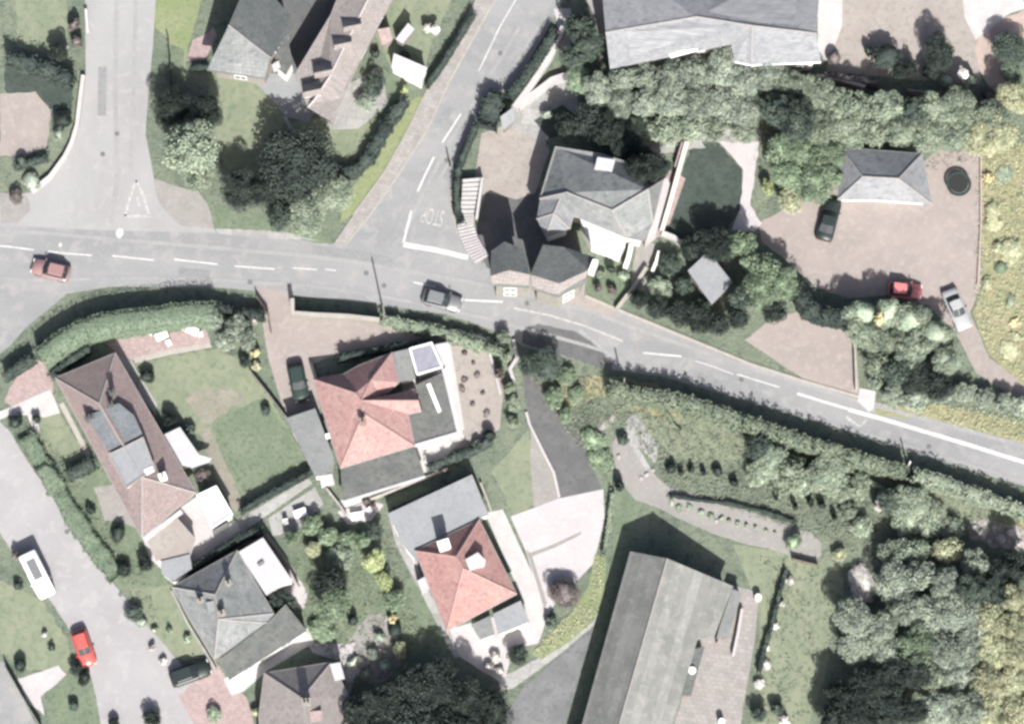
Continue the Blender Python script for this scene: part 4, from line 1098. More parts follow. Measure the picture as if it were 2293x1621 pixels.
V = dict(a=(512, 57, 7.0), b=(606, 130, 7.0), c=(596, 178, 4.2), d=(463, 158, 4.0), n1=(562, -60, 4.6), n2=(652, 36, 4.6), n3=(655, 60, 4.8))
root = empty('house', P(560, 90), 'dark grey house roof at the top edge, west of the row of gabled dormers', 'house')
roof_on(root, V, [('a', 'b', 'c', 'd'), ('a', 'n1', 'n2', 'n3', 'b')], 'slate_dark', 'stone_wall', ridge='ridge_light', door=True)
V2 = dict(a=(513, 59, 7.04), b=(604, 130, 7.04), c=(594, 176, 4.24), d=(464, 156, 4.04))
roof_on(root, V2, [('a', 'b', 'c', 'd')], 'slate_grey', thick=.02, walls=False, name='lit_slope')  # paler slate paints the sunlit slope; darker slate shades the north one
flat_roof(root, [(608, 75), (640, 60), (655, 140), (640, 168), (618, 150)], 3.2, 'felt_grey', windows=False)
slab_part(root, 'porch', [(608, 146), (624, 136), (628, 150), (612, 158)], 3.5, .9, 'roof_white')

def shed(px, h, roof, wall_, label, name='shed', cat='shed', pitch=.25):
    c = P(sum(p[0] for p in px) / len(px), sum(p[1] for p in px) / len(px))
    r_ = empty(name, (c.x, c.y, 0), label, cat)
    V = {i: (p[0], p[1], h + (pitch if i < 2 else 0)) for i, p in enumerate(px)}
    roof_on(r_, V, [list(range(len(px)))], roof, wall_, thick=.08, over=.12, windows=False)
    off = Vector(r_.location)
    a, b_ = P(px[2][0], px[2][1], h), P(px[3][0], px[3][1], h)
    m_ = (a + b_) / 2; d = b_ - a; ang = math.atan2(d.y, d.x); nr = Vector((d.y, -d.x, 0)).normalized()
    cc = Vector((c.x, c.y, 0)); 
    if (m_ - cc).dot(nr) < 0: nr = -nr
    bm = bmesh.new(); box(bm, (m_.x - nr.x * .08, m_.y - nr.y * .08, .92), (.8, .06, 1.75), ang)
    bm_obj('door', bm, wall_, r_, off)
    return r_
shed([(882, 120), (957, 152), (944, 190), (876, 152)], 2.2, 'roof_white', 'render_white', 'bright white shed beside the hedge of the diagonal side road')
shed([(914, 52), (928, 66), (902, 98), (886, 88)], 2.0, 'roof_white', 'wood_grey', 'slim tilted white shed roof beside the pale lawn, north of the bright white shed')
shed([(845, 66), (872, 62), (880, 90), (856, 102)], 2.0, 'patio_red', 'wood_grey', 'pinkish square shed next to the slim tilted white shed')
shed([(1586, 563), (1640, 632), (1594, 682), (1540, 606)], 2.3, 'felt_pale', 'wood_grey', 'square weathered grey shed among trees below the dark oval lawn', pitch=0)
shed([(1120, 262), (1150, 240), (1152, 270), (1126, 292)], 2.1, 'felt_pale', 'wood_grey', 'little grey shed at the foot of the wide white wall')

# ================================================================== WALLS, HEDGES, FENCES
wall([(186, 168), (180, 215), (172, 280), (160, 320), (145, 350), (112, 395), (70, 428)], .42, .7, 'patio_white', 'curved white wall along the west side of the upper left road')
wall([(192, 20), (196, 70)], .3, .7, 'patio_white', 'short white wall piece at the top of the upper left road')
wall([(1262, 60), (1232, 125), (1190, 190), (1152, 240)], .62, 1.2, 'patio_white', 'wide white wall running diagonally behind the roadside hedge')
wall([(1275, 168), (1238, 180), (1205, 205), (1160, 238)], .8, .9, 'patio_white', 'pale retaining wall splaying east from the wide white wall')
wall([(1538, 318), (1522, 375), (1500, 455), (1482, 516)], .45, 1.1, 'render_cream', 'tall cream wall along the west edge of the dark oval lawn')
wall([(1528, 318), (1512, 372)], .18, 1.0, 'patio_red', 'thin pinkish wall parallel to the tall cream wall')
wall([(1448, 598), (1420, 640), (1380, 692)], .34, .8, 'kerb_stone', 'cream boundary wall from the corner house down to the road')
wall([(1482, 520), (1508, 530), (1534, 550)], .42, 1.1, 'patio_white', 'short white wall turning east at the foot of the tall cream wall')
wall([(1414, 546), (1408, 575), (1400, 598)], .45, 1.4, 'render_white', 'stubby white wall beside the white glazed bay')
wall([(1476, 562), (1470, 585), (1461, 606)], .3, 1.1, 'render_white', 'slim white wall east of the stubby white wall')
wall([(654, 668), (656, 700), (700, 704), (780, 708), (850, 716)], .35, 2.0, 'stone_wall', 'stone front wall of the pink bungalow, along the main road', coping='kerb_stone')
wall([(1828, 168), (1880, 178), (1938, 194)], .35, 1.6, 'kerb_stone', 'white boundary wall above the north east tree belt, western length')
wall([(2032, 202), (2108, 208)], .25, 1.4, 'stone_wall', 'grey boundary wall above the north east tree belt, eastern length')
wall([(2196, 226), (2246, 236)], .3, 1.4, 'stone_wall', 'short stone wall at the foot of the orange earth path')
wall([(1886, 722), (1908, 745), (1915, 780), (1918, 870)], .22, .8, 'kerb_stone', 'curved pale wall round the east side of the lower driveway')
wall([(2197, 350), (2197, 500), (2190, 640)], .18, .35, 'earth_orange', 'low pinkish kerb wall on the east edge of the forecourt')
wall([(1096, 790), (1108, 830), (1120, 880)], .22, .6, 'patio_pale', 'thin cream wall on the east edge of the gravel garden')
wall([(1150, 760), (1158, 800), (1142, 825), (1150, 852)], .35, .5, 'patio_pale', 'crooked white wall by the entrance of the dark driveway')
wall([(1178, 922), (1186, 950), (1212, 1003), (1240, 1058), (1252, 1112)], .26, .3, 'patio_pale', 'long cream kerb wall along the dark driveway')
wall([(730, 1092), (760, 1130), (775, 1152)], .2, .7, 'concrete', 'short garden wall behind the pink bungalow')
wall([(830, 1118), (900, 1090), (990, 1055)], .24, .5, 'kerb_stone', 'low pale wall between the pink and the orange bungalows')
wall([(1076, 1080), (1092, 1120), (1100, 1145)], .2, .6, 'kerb_stone', 'low pale wall east of the grey flat-roofed wing')
wall([(384, 1322), (420, 1395), (460, 1460), (484, 1500)], .22, .5, 'concrete', 'low wall on the street side of the grey hipped bungalow')
wall([(1640, 1352), (1628, 1402), (1606, 1440)], .2, .9, 'patio_red', 'low pinkish wall edging the barn yard')
wall([(1662, 1362), (1652, 1420), (1642, 1466)], .28, .8, 'patio_pale', 'pale bench-like wall east of the barn yard')
fence([(375, 84), (379, 120), (382, 188)], 1.2, 'dark_metal', 'thin dark fence on the verge east of the upper left road')
fence([(575, 664), (600, 700), (606, 740)], 1.3, 'wood_brown', 'brown fence on the west side of the pink bungalow drive')
fence([(560, 830), (600, 880), (640, 932), (692, 1040)], 1.1, 'wood_grey', 'grey fence between the square lawn and the pink bungalow')
fence([(262, 815), (300, 870), (345, 930)], 1.2, 'wood_brown', 'brown fence along the east eave of the brown bungalow')
fence([(592, 1196), (640, 1258), (666, 1306)], 1.2, 'wood_grey', 'curved grey fence east of the white flat-roofed extension')
fence([(10, 1490), (50, 1560), (90, 1625)], 1.3, 'wood_grey', 'grey fence in the bottom left corner')
fence([(1776, 1250), (1800, 1256), (1832, 1264)], 1.0, 'wood_brown', 'short brown fence under the round clipped topiary')

hedge([(92, 802), (130, 772), (185, 738), (250, 722), (340, 712), (420, 700), (478, 700)], 2.5, 3.0, 'hedge_mown', 'thick mown hedge in front of the brown bungalow, along the main road', .12, 70, wob=.03)
hedge([(480, 680), (520, 695), (560, 700), (590, 704)], .9, 2.0, 'leaf_dark', 'dark short hedge joining the thick mown hedge to the drive', .2)  # near-black leaves on the dark hedges include their shade in the colour
hedge([(10, 840), (70, 800)], 1.0, 1.9, 'leaf_dark', 'dark clipped hedge at the left edge, by the red patio', .2)
hedge([(112, 838), (150, 810), (196, 778)], .7, 2.0, 'leaf_dark', 'narrow dark hedge just north of the brown bungalow', .18)
hedge([(855, 712), (900, 724), (980, 742), (1060, 768), (1130, 790)], 1.1, 1.2, 'hedge_mid', 'scrubby grey-green hedge above the gravel garden', .24, wob=.25)
hedge([(930, 716), (1000, 735), (1070, 752), (1135, 775)], .5, 1.1, 'leaf_dark', 'thin dark hedge on the road edge above the gravel garden', .2, wob=.2)
hedge([(1366, 866), (1420, 880), (1480, 888), (1560, 905), (1650, 938), (1750, 972), (1850, 1004), (1950, 1034), (2030, 1056)], 1.6, 2.8, 'hedge_mid', 'long green hedge on the south side of the main road, western length', .24, 36, wob=.14)
hedge([(2048, 1062), (2120, 1082), (2200, 1112), (2300, 1146), (2460, 1200)], 1.5, 2.4, 'hedge_grey', 'long hedge on the south side of the main road, eastern length', .24, 36, wob=.14)
hedge([(1060, 30), (1020, 95), (985, 150), (955, 190)], .55, 1.5, 'leaf_dark', 'thin dark hedge beside the diagonal side road, near the top edge', .18)
hedge([(905, 225), (870, 270), (848, 310), (826, 350), (790, 382), (740, 388)], 1.2, 1.8, 'leaf_dark', 'curved dark hedge round the pale lawn beside the diagonal side road', .2, wob=.2)
hedge([(1242, 70), (1210, 125), (1170, 180), (1140, 218)], 1.1, 1.8, 'leaf_dark', 'dark roadside hedge in front of the wide white wall', .2)
hedge([(1112, 205), (1100, 240), (1090, 280)], 2.0, 2.0, 'leaf_dark', 'broad dark hedge block at the bend of the side road', .22, wob=.25)
hedge([(1064, 280), (1044, 330), (1028, 372), (1022, 420), (1024, 470), (1034, 495)], .7, 1.6, 'leaf_dark', 'thin curved dark hedge between the side road and the patio', .18, wob=.15)
hedge([(15, 130), (70, 140), (120, 160), (160, 180)], 1.5, 2.4, 'leaf_dark', 'dark clipped conifer hedge in the top left garden', .22, wob=.2)
hedge([(35, 372), (70, 360), (105, 352)], .6, 1.2, 'leaf_dark', 'little dark hedge under the bare earth patch', .2)
hedge([(430, 150), (466, 148)], .5, 1.2, 'leaf_dark', 'tiny dark hedge below the red patio at the top', .18)
hedge([(1786, 648), (1812, 690), (1850, 704), (1900, 712)], 1.5, 3.0, 'leaf_dark', 'tall dark hedge between the forecourt and the lower driveway', .24, wob=.2)
hedge([(150, 1062), (178, 1050), (206, 1034)], 1.3, 1.7, 'leaf_dark', 'short dark block hedge in front of the brown bungalow', .2)
hedge([(80, 1052), (100, 1038), (122, 1048)], .35, 1.0, 'leaf_dark', 'tiny forked dark hedge on the street side', .16)
hedge([(540, 1142), (600, 1106), (660, 1074), (700, 1052)], .5, 1.5, 'leaf_dark', 'dark hedge along the south side of the square lawn', .2, wob=.12)
hedge([(418, 1278), (480, 1238), (540, 1200), (585, 1186)], .7, 1.8, 'leaf_dark', 'dark hedge strip between the white patio and grey hipped bungalow', .2)
hedge([(960, 1046), (1010, 1026), (1060, 1008), (1096, 986)], .8, 1.4, 'leaf_dark', 'dark hedge south of the white terrace', .2, wob=.2)
hedge([(880, 1140), (940, 1114), (1000, 1088), (1056, 1062)], .35, 1.0, 'leaf_dark', 'thin dark hedge along the north edge of the grey flat roof', .16)
hedge([(760, 800), (830, 785), (890, 775), (960, 762)], .6, 1.6, 'leaf_dark', 'dark hedge behind the pink bungalow roof', .2, wob=.2)
hedge([(1372, 1100), (1360, 1200), (1352, 1240)], .5, .9, 'hedge_mid', 'low hedge on the east edge of the pale slab drive', .2)
hedge([(1850, 168), (1920, 176), (1968, 186)], .6, 1.8, 'leaf_brown', 'brownish hedge behind the white boundary wall', .2)
hedge([(1760, 1275), (1745, 1330), (1728, 1400), (1712, 1450), (1700, 1500)], .45, .9, 'leaf_dark', 'broken dark hedge line across the barn field', .22, wob=.35)
hedge([(1500, 1108), (1560, 1118), (1620, 1124), (1700, 1140), (1780, 1168)], .35, .6, 'leaf_dark', 'thin dark hedge on the north edge of the gravel path', .18, wob=.3)
hedge([(1710, 955), (1690, 1000)], .3, .5, 'leaf_dark', 'short slanting hedge remnant in the meadow', .18) if False else None
hedge([(1488, 912), (1508, 950), (1524, 962)], .3, .6, 'hedge_mid', 'faint slanting hedge remnant in the meadow', .2)
hedge([(1700, 985), (1760, 1015), (1800, 1030)], .4, .8, 'hedge_mid', 'low scrub hedge crossing the upper meadow', .22, wob=.3)
hedge([(1900, 1050), (1950, 1078), (1985, 1095)], .4, .8, 'hedge_mid', 'low scrub hedge west of the dark meadow bush', .22, wob=.3)

# ================================================================== TREES
def T(px, py, r, h, m, label, kind='broad', cat=None, name=None, group=None): return tree(px, py, r, h, m, label, kind, group, name, cat)
T(428, 335, 70, 7.5, 'leaf_mid', 'large grey-green tree east of the upper left road')
T(388, 240, 54, 5.0, 'leaf_dark', 'dark tree added as the shadow mass on the verge beside the upper left road')  # two dark crowns added to stand in for the large tree's shadow
T(455, 255, 46, 5.0, 'leaf_dark', 'dark tree added as shadow behind the large grey-green tree, next to the pale lawn')
T(452, 395, 38, 3.2, 'leaf_mid', 'low bushy tree at the corner of the upper left junction')
T(664, 376, 84, 6.5, 'leaf_dark', 'very dark broad tree in the triangle between the two upper roads')
T(598, 425, 40, 5.0, 'leaf_dark', 'dark bush added as shade between the very dark broad tree and its western neighbour', 'broad', 'tree')  # both dark bushes added to blacken the shaded ground west of the tree
T(535, 428, 44, 5.0, 'leaf_dark', 'dark bush added as shade on the west side of the very dark broad tree', 'broad', 'tree')
T(745, 440, 42, 4.0, 'leaf_mid', 'speckled tree east of the very dark broad tree')
T(690, 478, 44, 3.6, 'leaf_mid', 'speckled grey-green tree nearest the main road in the triangle')
T(630, 490, 32, 2.4, 'leaf_deep', 'low dark shrub under the very dark broad tree')
row([(165, 55, 16), (172, 92, 18), (140, 120, 22, 2.8, 'leaf_dark')], 2.2, 'leaf_brown', 'brown-green', 'down the road edge by the top left hedge', '', 'round', 'shrubs on the top left garden edge', 'bush', 'shrub')
T(140, 268, 24, 2.0, 'leaf_dark', 'dark square-looking shrub beside the curved white wall', 'round')
T(132, 300, 20, 1.6, 'leaf_grey', 'small grey shrub just below the dark square-looking shrub', 'round')
T(48, 360, 24, 1.6, 'leaf_deep', 'dark shrub in the corner by the left edge, under the bare earth', 'round')
T(70, 405, 26, 1.5, 'leaf_grey', 'grey shrub inside the curve of the white wall', 'round')
T(35, 440, 28, 1.6, 'leaf_brown', 'brown shrub at the left edge above the main road', 'round')
T(960, 62, 14, 1.6, 'leaf_pale', 'small whitish shrub on the top lawn beside the side road', 'round')
T(905, 122, 12, 1.4, 'leaf_deep', 'tiny dark shrub north of the bright white shed', 'round')
T(840, 120, 12, 1.4, 'leaf_dark', 'tiny black shrub by the pinkish square shed', 'round')
T(838, 190, 26, 2.4, 'leaf_deep', 'dark shrub on the patio edge east of the dormered house')
T(820, 230, 28, 2.0, 'leaf_grey', 'grey-green shrub on the patio south east of the dormered house')
T(905, 202, 14, 1.4, 'leaf_lime', 'lime green shrub below the bright white shed', 'round')
# behind the corner house
row([(1290, 60, 30), (1310, 100, 40), (1285, 130, 28)], 4.5, 'leaf_deep', 'dark', 'from the top, left of the large pale slate house', '', 'broad', 'trees west of the pale slate house')
T(1292, 175, 34, 3.0, 'leaf_green', 'green tree north of the wide white wall')
row([(1270, 275, 28), (1318, 262, 36), (1352, 300, 42), (1392, 330, 40), (1430, 360, 42), (1470, 372, 30)], 5.0, 'leaf_dark', 'black-green', 'from the left behind the V-ridged house', '', 'broad', 'dark trees behind the V-ridged house')
T(1435, 378, 42, 8.5, 'leaf_dark', 'tall dark tree overhanging the north east roof corner of the V-ridged house')
T(1225, 255, 18, 1.8, 'leaf_grey', 'round pale shrub on the path beside the wide white wall', 'round')
row([(1345, 195, 40), (1395, 175, 36), (1450, 170, 40), (1505, 165, 40), (1560, 170, 42), (1615, 158, 40), (1670, 178, 42), (1722, 172, 40)], 5.2, 'leaf_grey', 'grey-green', 'from the left directly below the large pale slate house', '', 'broad', 'tree belt below the pale slate house')
row([(1388, 232, 42), (1445, 228, 44), (1502, 232, 46), (1560, 235, 46), (1618, 225, 46), (1672, 240, 44)], 4.6, 'leaf_grey', 'bushy', 'from the left, middle row below the pale slate house', '', 'broad', 'tree belt below the pale slate house')
row([(1440, 285, 30), (1490, 288, 36), (1545, 290, 34), (1605, 282, 36), (1660, 288, 32)], 3.4, 'leaf_mid', 'low', 'from the left, row above the dark oval lawn', '', 'broad', 'tree belt below the pale slate house')
row([(1772, 185, 40), (1818, 215, 44), (1875, 235, 44), (1925, 240, 40), (1985, 235, 42), (2045, 245, 40, None, 'leaf_deep'), (2100, 245, 42), (2155, 238, 42), (2215, 265, 44), (2275, 215, 40, None, 'leaf_yellow')], 5.0, 'leaf_mid', 'tree', 'from the left, upper row of north east belt', '', 'broad', 'north east tree belt')
row([(1745, 240, 40, 6, 'leaf_deep'), (1785, 280, 44, 7, 'leaf_deep'), (1845, 290, 42), (1900, 295, 40), (1960, 290, 38), (2015, 288, 40), (2075, 295, 40), (2130, 300, 40, None, 'leaf_mid'), (2185, 305, 40, None, 'leaf_yellow'), (2245, 300, 44, None, 'leaf_yellow')], 4.6, 'leaf_mid', 'bushy', 'from the left, lower row of north east belt', '', 'broad', 'north east tree belt')
row([(1748, 335, 40), (1800, 345, 46), (1850, 350, 44), (1760, 395, 38), (1815, 400, 42), (1858, 395, 26), (1720, 420, 22, 2.2, 'leaf_lime'), (1765, 448, 30, 2.6, 'leaf_yellow')], 4.4, 'leaf_green', 'green', 'of the cluster left of the forecourt house, reading downwards', '', 'broad', 'trees west of the forecourt house')
T(2178, 268, 20, 1.8, 'leaf_deep', 'small dark shrub below the orange earth path', 'round')
T(2112, 115, 42, 4.0, 'leaf_dark', 'black-green pointed tree on the top right drive', 'broad')
T(1978, 122, 36, 3.2, 'leaf_dark', 'round dark tree on the top right drive, west of the pointed one', 'round')
T(1945, 112, 14, 2.4, 'leaf_deep', 'small dark bush touching the round dark tree', 'round')
row([(2010, 160, 24), (2046, 162, 24), (2080, 165, 22)], 2.6, 'leaf_dark', 'spiky dark', 'from the left, above the grey boundary wall', '', 'broad', 'spiky shrubs by the top right drive', 'bush', 'shrub')
T(2120, 178, 24, 2.2, 'leaf_grey', 'pale green shrub beside the white parasol', 'round')
T(2176, 175, 18, 2.4, 'leaf_deep', 'dark shrub right of the white parasol', 'round')
T(2272, 110, 38, 3.2, 'leaf_deep', 'dark tree at the right edge above the orange path')
T(2262, 168, 22, 3.0, 'leaf_green', 'green shrub at the right edge beside the orange path', 'round')
T(2215, 215, 18, 2.0, 'leaf_brown', 'brownish shrub at the tip of the orange path', 'round')
T(1868, 128, 18, 2.2, 'leaf_brown', 'small brown shrub at the corner of the large pale slate house', 'round')
# shrubs on the east verge
vr = random.Random(31)
pts = []
for k in range(14):
    y = 345 + k * 33 + vr.uniform(-14, 14)
    pts.append((vr.uniform(2208 if y < 650 else 2225, 2285), y, vr.uniform(10, 30), vr.uniform(.3, 1.0), vr.choice(['leaf_yellow', 'leaf_yellow', 'leaf_mid', 'leaf_yellow', 'leaf_golden', 'leaf_mid', 'leaf_green'])))
pts = sorted(pts, key=lambda q_: q_[1])
row(pts, 1.9, 'leaf_yellow', 'yellowish', 'from the top on the verge right of the forecourt', '', 'broad', 'yellowish shrubs on the east verge', 'bush', 'shrub')
# trees between the oval lawn and the road
row([(1662, 540, 28), (1682, 582, 36), (1715, 600, 38), (1756, 640, 36), (1700, 650, 40), (1672, 668, 28, None, 'leaf_deep'), (1742, 690, 30, 4.0, 'leaf_dark')], 4.6, 'leaf_green', 'mid-green', 'of the clump right of the weathered grey shed', '', 'broad', 'clump beside the weathered grey shed')
row([(1430, 668, 26), (1470, 690, 26), (1515, 700, 28), (1560, 715, 30), (1610, 725, 30), (1655, 715, 30)], 3.2, 'leaf_dark', 'dark', 'from the left between cream wall and lower driveway', '', 'broad', 'dark shrubs along the main road', 'bush', 'shrub')
row([(1500, 590, 28), (1530, 640, 28), (1480, 645, 22, None, 'leaf_mid'), (1575, 692, 20)], 2.5, 'leaf_deep', 'dark green', 'of the group round the weathered grey shed', '', 'broad', 'bushes left of the grey shed', 'bush', 'shrub')
T(1600, 540, 40, 4.2, 'leaf_dark', 'dark tree at the foot of the dark oval lawn')
T(1548, 555, 24, 3.0, 'leaf_dark', 'dark bushy tree right of the short white wall')
row([(1345, 612, 14), (1368, 602, 13, 1.5, 'leaf_dark'), (1395, 618, 14), (1340, 645, 13, None, 'leaf_brown'), (1372, 650, 14, None, 'leaf_brown')], 1.3, 'leaf_mid', 'small', 'in the front garden right of the larger cottage', '', 'round', 'shrubs in the cottage front garden', 'bush', 'shrub')
# clump at the forecourt entrance
row([(1935, 702, 40), (1992, 706, 40, None, 'leaf_mid'), (2048, 716, 44), (2098, 752, 46), (2122, 808, 38)], 4.6, 'leaf_mid', 'round grey-green', 'along the curved edge below the faded red car', '', 'round', 'clump below the parked cars')
row([(1945, 758, 36), (1998, 768, 42), (2050, 785, 44), (1955, 815, 34), (2005, 832, 36, None, 'leaf_deep'), (2062, 850, 40, 3.6, 'leaf_dark'), (2105, 862, 30, None, 'leaf_dark')], 4.2, 'leaf_mid', 'grey-green', 'inside the clump below the faded red car, reading downwards', '', 'broad', 'clump below the parked cars')  # near-black leaves paint the dark shade low in the clump
T(1962, 722, 16, 5.2, 'leaf_golden', 'small golden shrub top in the clump below the parked cars', 'round', 'shrub')
row([(1960, 855, 20), (2000, 882, 24), (2050, 892, 28), (2110, 882, 28), (2160, 878, 28), (2205, 888, 26), (2250, 900, 26), (2290, 908, 24)], 2.2, 'leaf_grey', 'low', 'from the left along the road verge, right side', '', 'broad', 'roadside shrubs below the clump', 'bush', 'shrub')
T(1188, 815, 26, 3.6, 'leaf_deep', 'dark tree beside the entrance of the dark driveway')
T(1225, 822, 36, 3.0, 'leaf_deep', 'dark green spreading tree where the dark driveway meets the road')
row([(1270, 842, 28), (1240, 890, 30), (1290, 885, 26), (1265, 930, 22)], 1.6, 'leaf_green', 'low green', 'of the rough patch right of the dark driveway', '', 'broad', 'bushes right of the dark driveway', 'bush', 'shrub')
row([(1128, 755, 20), (1135, 800, 18), (1118, 835, 14, None, 'leaf_brown'), (1140, 870, 18), (1150, 905, 20), (1150, 945, 20)], 1.9, 'leaf_mid', 'scrubby', 'from the top between gravel garden and dark driveway', '', 'broad', 'bushes west of the dark driveway', 'bush', 'shrub')
row([(1040, 790, 8), (1060, 812, 7), (1040, 850, 8), (1035, 870, 10), (1068, 840, 8), (1058, 905, 9), (1082, 880, 7), (1090, 925, 9)], .35, 'leaf_brown', 'tiny brown', 'in the gravel garden of the pink bungalow', '', 'round', 'plants dotted over the gravel garden', 'plant', 'shrub')
T(1096, 974, 17, 2.0, 'leaf_dark', 'round dark shrub at the corner of the gravel garden', 'round')
T(1068, 992, 12, 1.2, 'leaf_grey', 'small grey shrub left of the round dark shrub', 'round')
# meadow
T(1395, 985, 17, 1.2, 'leaf_deep', 'dark ring-shaped bush at the head of the gravel path', 'round')
T(1388, 1086, 15, 2.0, 'leaf_dark', 'dark egg-shaped bush beside the gravel path bend', 'round')
T(1330, 985, 30, 1.2, 'leaf_green', 'low spreading green bush between the dark driveway and the gravel path')
T(1345, 1030, 26, 1.0, 'leaf_green', 'low green bush below the spreading one, by the driveway kerb')
row([(1502, 1049, 12), (1526, 1058, 8), (1549, 1050, 11), (1576, 1058, 6), (1607, 1054, 15), (1643, 1080, 10)], 1.3, 'leaf_dark', 'small dark', 'from the left in the row above the gravel path', '', 'round', 'small dark bushes above the gravel path', 'bush', 'shrub')
row([(1738, 1112, 10), (1781, 1134, 10), (1815, 1122, 15), (1842, 1131, 9), (1870, 1157, 11)], 1.9, 'leaf_dark', 'little black-green', 'from the left, scattered above the round topiary', '', 'round', 'scattered dark bushes north of the topiary', 'bush', 'shrub')
row([(1690, 1006, 36, None, 'leaf_deep'), (1730, 1030, 40), (1775, 1052, 28), (1850, 1064, 48), (1985, 1120, 30, None, 'leaf_deep'), (2030, 1122, 40)], 3.4, 'leaf_mid', 'big rounded', 'from the left in the meadow below the roadside hedge', '', 'broad', 'dark bushes in the meadow', 'bush', 'shrub')
row([(1700, 1060, 32), (1750, 1080, 30), (1800, 1080, 32), (1880, 1095, 34), (1925, 1085, 28), (1900, 1145, 28), (1930, 1180, 26), (2030, 1165, 34), (2085, 1160, 34), (2130, 1185, 32)], 1.9, 'leaf_mid', 'low grey-green', 'of the meadow scrub, from the left', '', 'broad', 'meadow scrub', 'bush', 'shrub')
T(1970, 1130, 20, 2.0, 'leaf_pale', 'whitish shrub between the dark meadow bushes', 'round')
T(1778, 1212, 21, 1.9, 'leaf_green', 'round clipped topiary at the east end of the gravel path', 'round')
row([(1505, 1125, 8), (1520, 1138, 11), (1545, 1135, 9), (1572, 1148, 9), (1592, 1155, 9), (1615, 1160, 7), (1632, 1166, 7), (1652, 1172, 7), (1672, 1176, 7), (1692, 1180, 5), (1716, 1188, 6), (1735, 1192, 4)], .4, 'leaf_mid', 'small', 'from the left in the row on the gravel path', '', 'round', 'plants along the gravel path', 'plant', 'shrub')
row([(1770, 1300, 12), (1752, 1350, 8), (1735, 1400, 10), (1718, 1450, 8), (1716, 1488, 16), (1700, 1530, 14)], .9, 'leaf_pale', 'pale flowering', 'from the top along the barn field hedge', '', 'round', 'pale bushes in the barn field', 'bush', 'shrub')
T(1932, 1306, 40, 1.3, 'leaf_pale', 'large white-blossomed bush at the edge of the south east wood')
# south east wood
row([(1880, 1240, 20, 1.5, 'leaf_yellow'), (2000, 1245, 34, 3.5), (2050, 1232, 34, 3.5), (2120, 1235, 32, 3.2, 'leaf_yellow'), (2180, 1262, 34, None, 'leaf_grey'), (2240, 1275, 40, None, 'leaf_dark'), (2285, 1262, 34, 6, 'leaf_dark')], 4.5, 'leaf_mid', 'tree', 'from the left, top edge of south east wood', '', 'broad', 'south east wood')
row([(2010, 1300, 40), (2065, 1290, 40), (2120, 1300, 44), (2175, 1320, 40, 6.5, 'leaf_deep'), (2225, 1330, 36, None, 'leaf_deep'), (2280, 1340, 42, None, 'leaf_yellow')], 5.0, 'leaf_grey', 'tree', 'from the left, second row of south east wood', '', 'broad', 'south east wood')
row([(1920, 1385, 44), (1975, 1400, 42), (2035, 1372, 44), (2090, 1375, 46), (2150, 1380, 44), (2210, 1395, 42, None, 'leaf_yellow'), (2270, 1400, 44, None, 'leaf_yellow')], 5.0, 'leaf_grey', 'tree', 'from the left, third row of south east wood', '', 'broad', 'south east wood')
row([(1925, 1450, 42, 3.6), (1985, 1460, 38, 3.6), (2045, 1440, 44, None, 'leaf_green'), (2105, 1450, 46), (2165, 1450, 44), (2220, 1460, 44, None, 'leaf_yellow'), (2275, 1470, 46, None, 'leaf_yellow')], 5.0, 'leaf_grey', 'tree', 'from the left, fourth row of south east wood', '', 'broad', 'south east wood')
row([(1880, 1560, 36, 5), (1935, 1535, 44), (1990, 1520, 46), (2045, 1505, 44), (2095, 1515, 36, None, 'leaf_mid'), (2150, 1515, 44, 5, 'leaf_grey'), (2205, 1525, 44, 5, 'leaf_yellow'), (2262, 1540, 48, 5, 'leaf_yellow')], 4.8, 'leaf_dark', 'tree', 'from the left, fifth row of south east wood', '', 'broad', 'south east wood')  # leaf_dark trees here and below carry the wood's shade in their colour
row([(1870, 1610, 40), (1930, 1600, 48), (1990, 1590, 46), (2050, 1585, 42), (2105, 1590, 44, 5.5, 'leaf_grey'), (2165, 1590, 46, 5.5, 'leaf_grey'), (2225, 1600, 46, 5, 'leaf_yellow'), (2290, 1610, 44, 5, 'leaf_yellow')], 5.0, 'leaf_dark', 'tree', 'from the left, bottom edge of south east wood', '', 'broad', 'south east wood')
row([(1700, 1600, 22, 2.2), (1740, 1585, 18, 2.0), (1755, 1612, 16, 1.2, 'leaf_pale')], 2.4, 'leaf_deep', 'bush', 'from the left at the foot of the barn field', '', 'round', 'shrubs at the foot of the barn field', 'bush', 'shrub')
# black trees at the bottom centre
row([(800, 1600, 44), (862, 1585, 52), (925, 1560, 58), (985, 1530, 54), (1040, 1560, 56), (1095, 1590, 50)], 5.0, 'leaf_dark', 'black-green', 'from the left in the dark bottom edge clump', '', 'broad', 'dark clump at the bottom edge')
row([(820, 1680, 60), (920, 1660, 70), (1010, 1650, 70), (1100, 1680, 50)], 5.5, 'leaf_dark', 'black-green', 'from the left, cut by the bottom edge', '', 'broad', 'dark clump at the bottom edge')
T(925, 1510, 26, 4.2, 'leaf_deep', 'dark grey tree on the upper left side of the black clump')
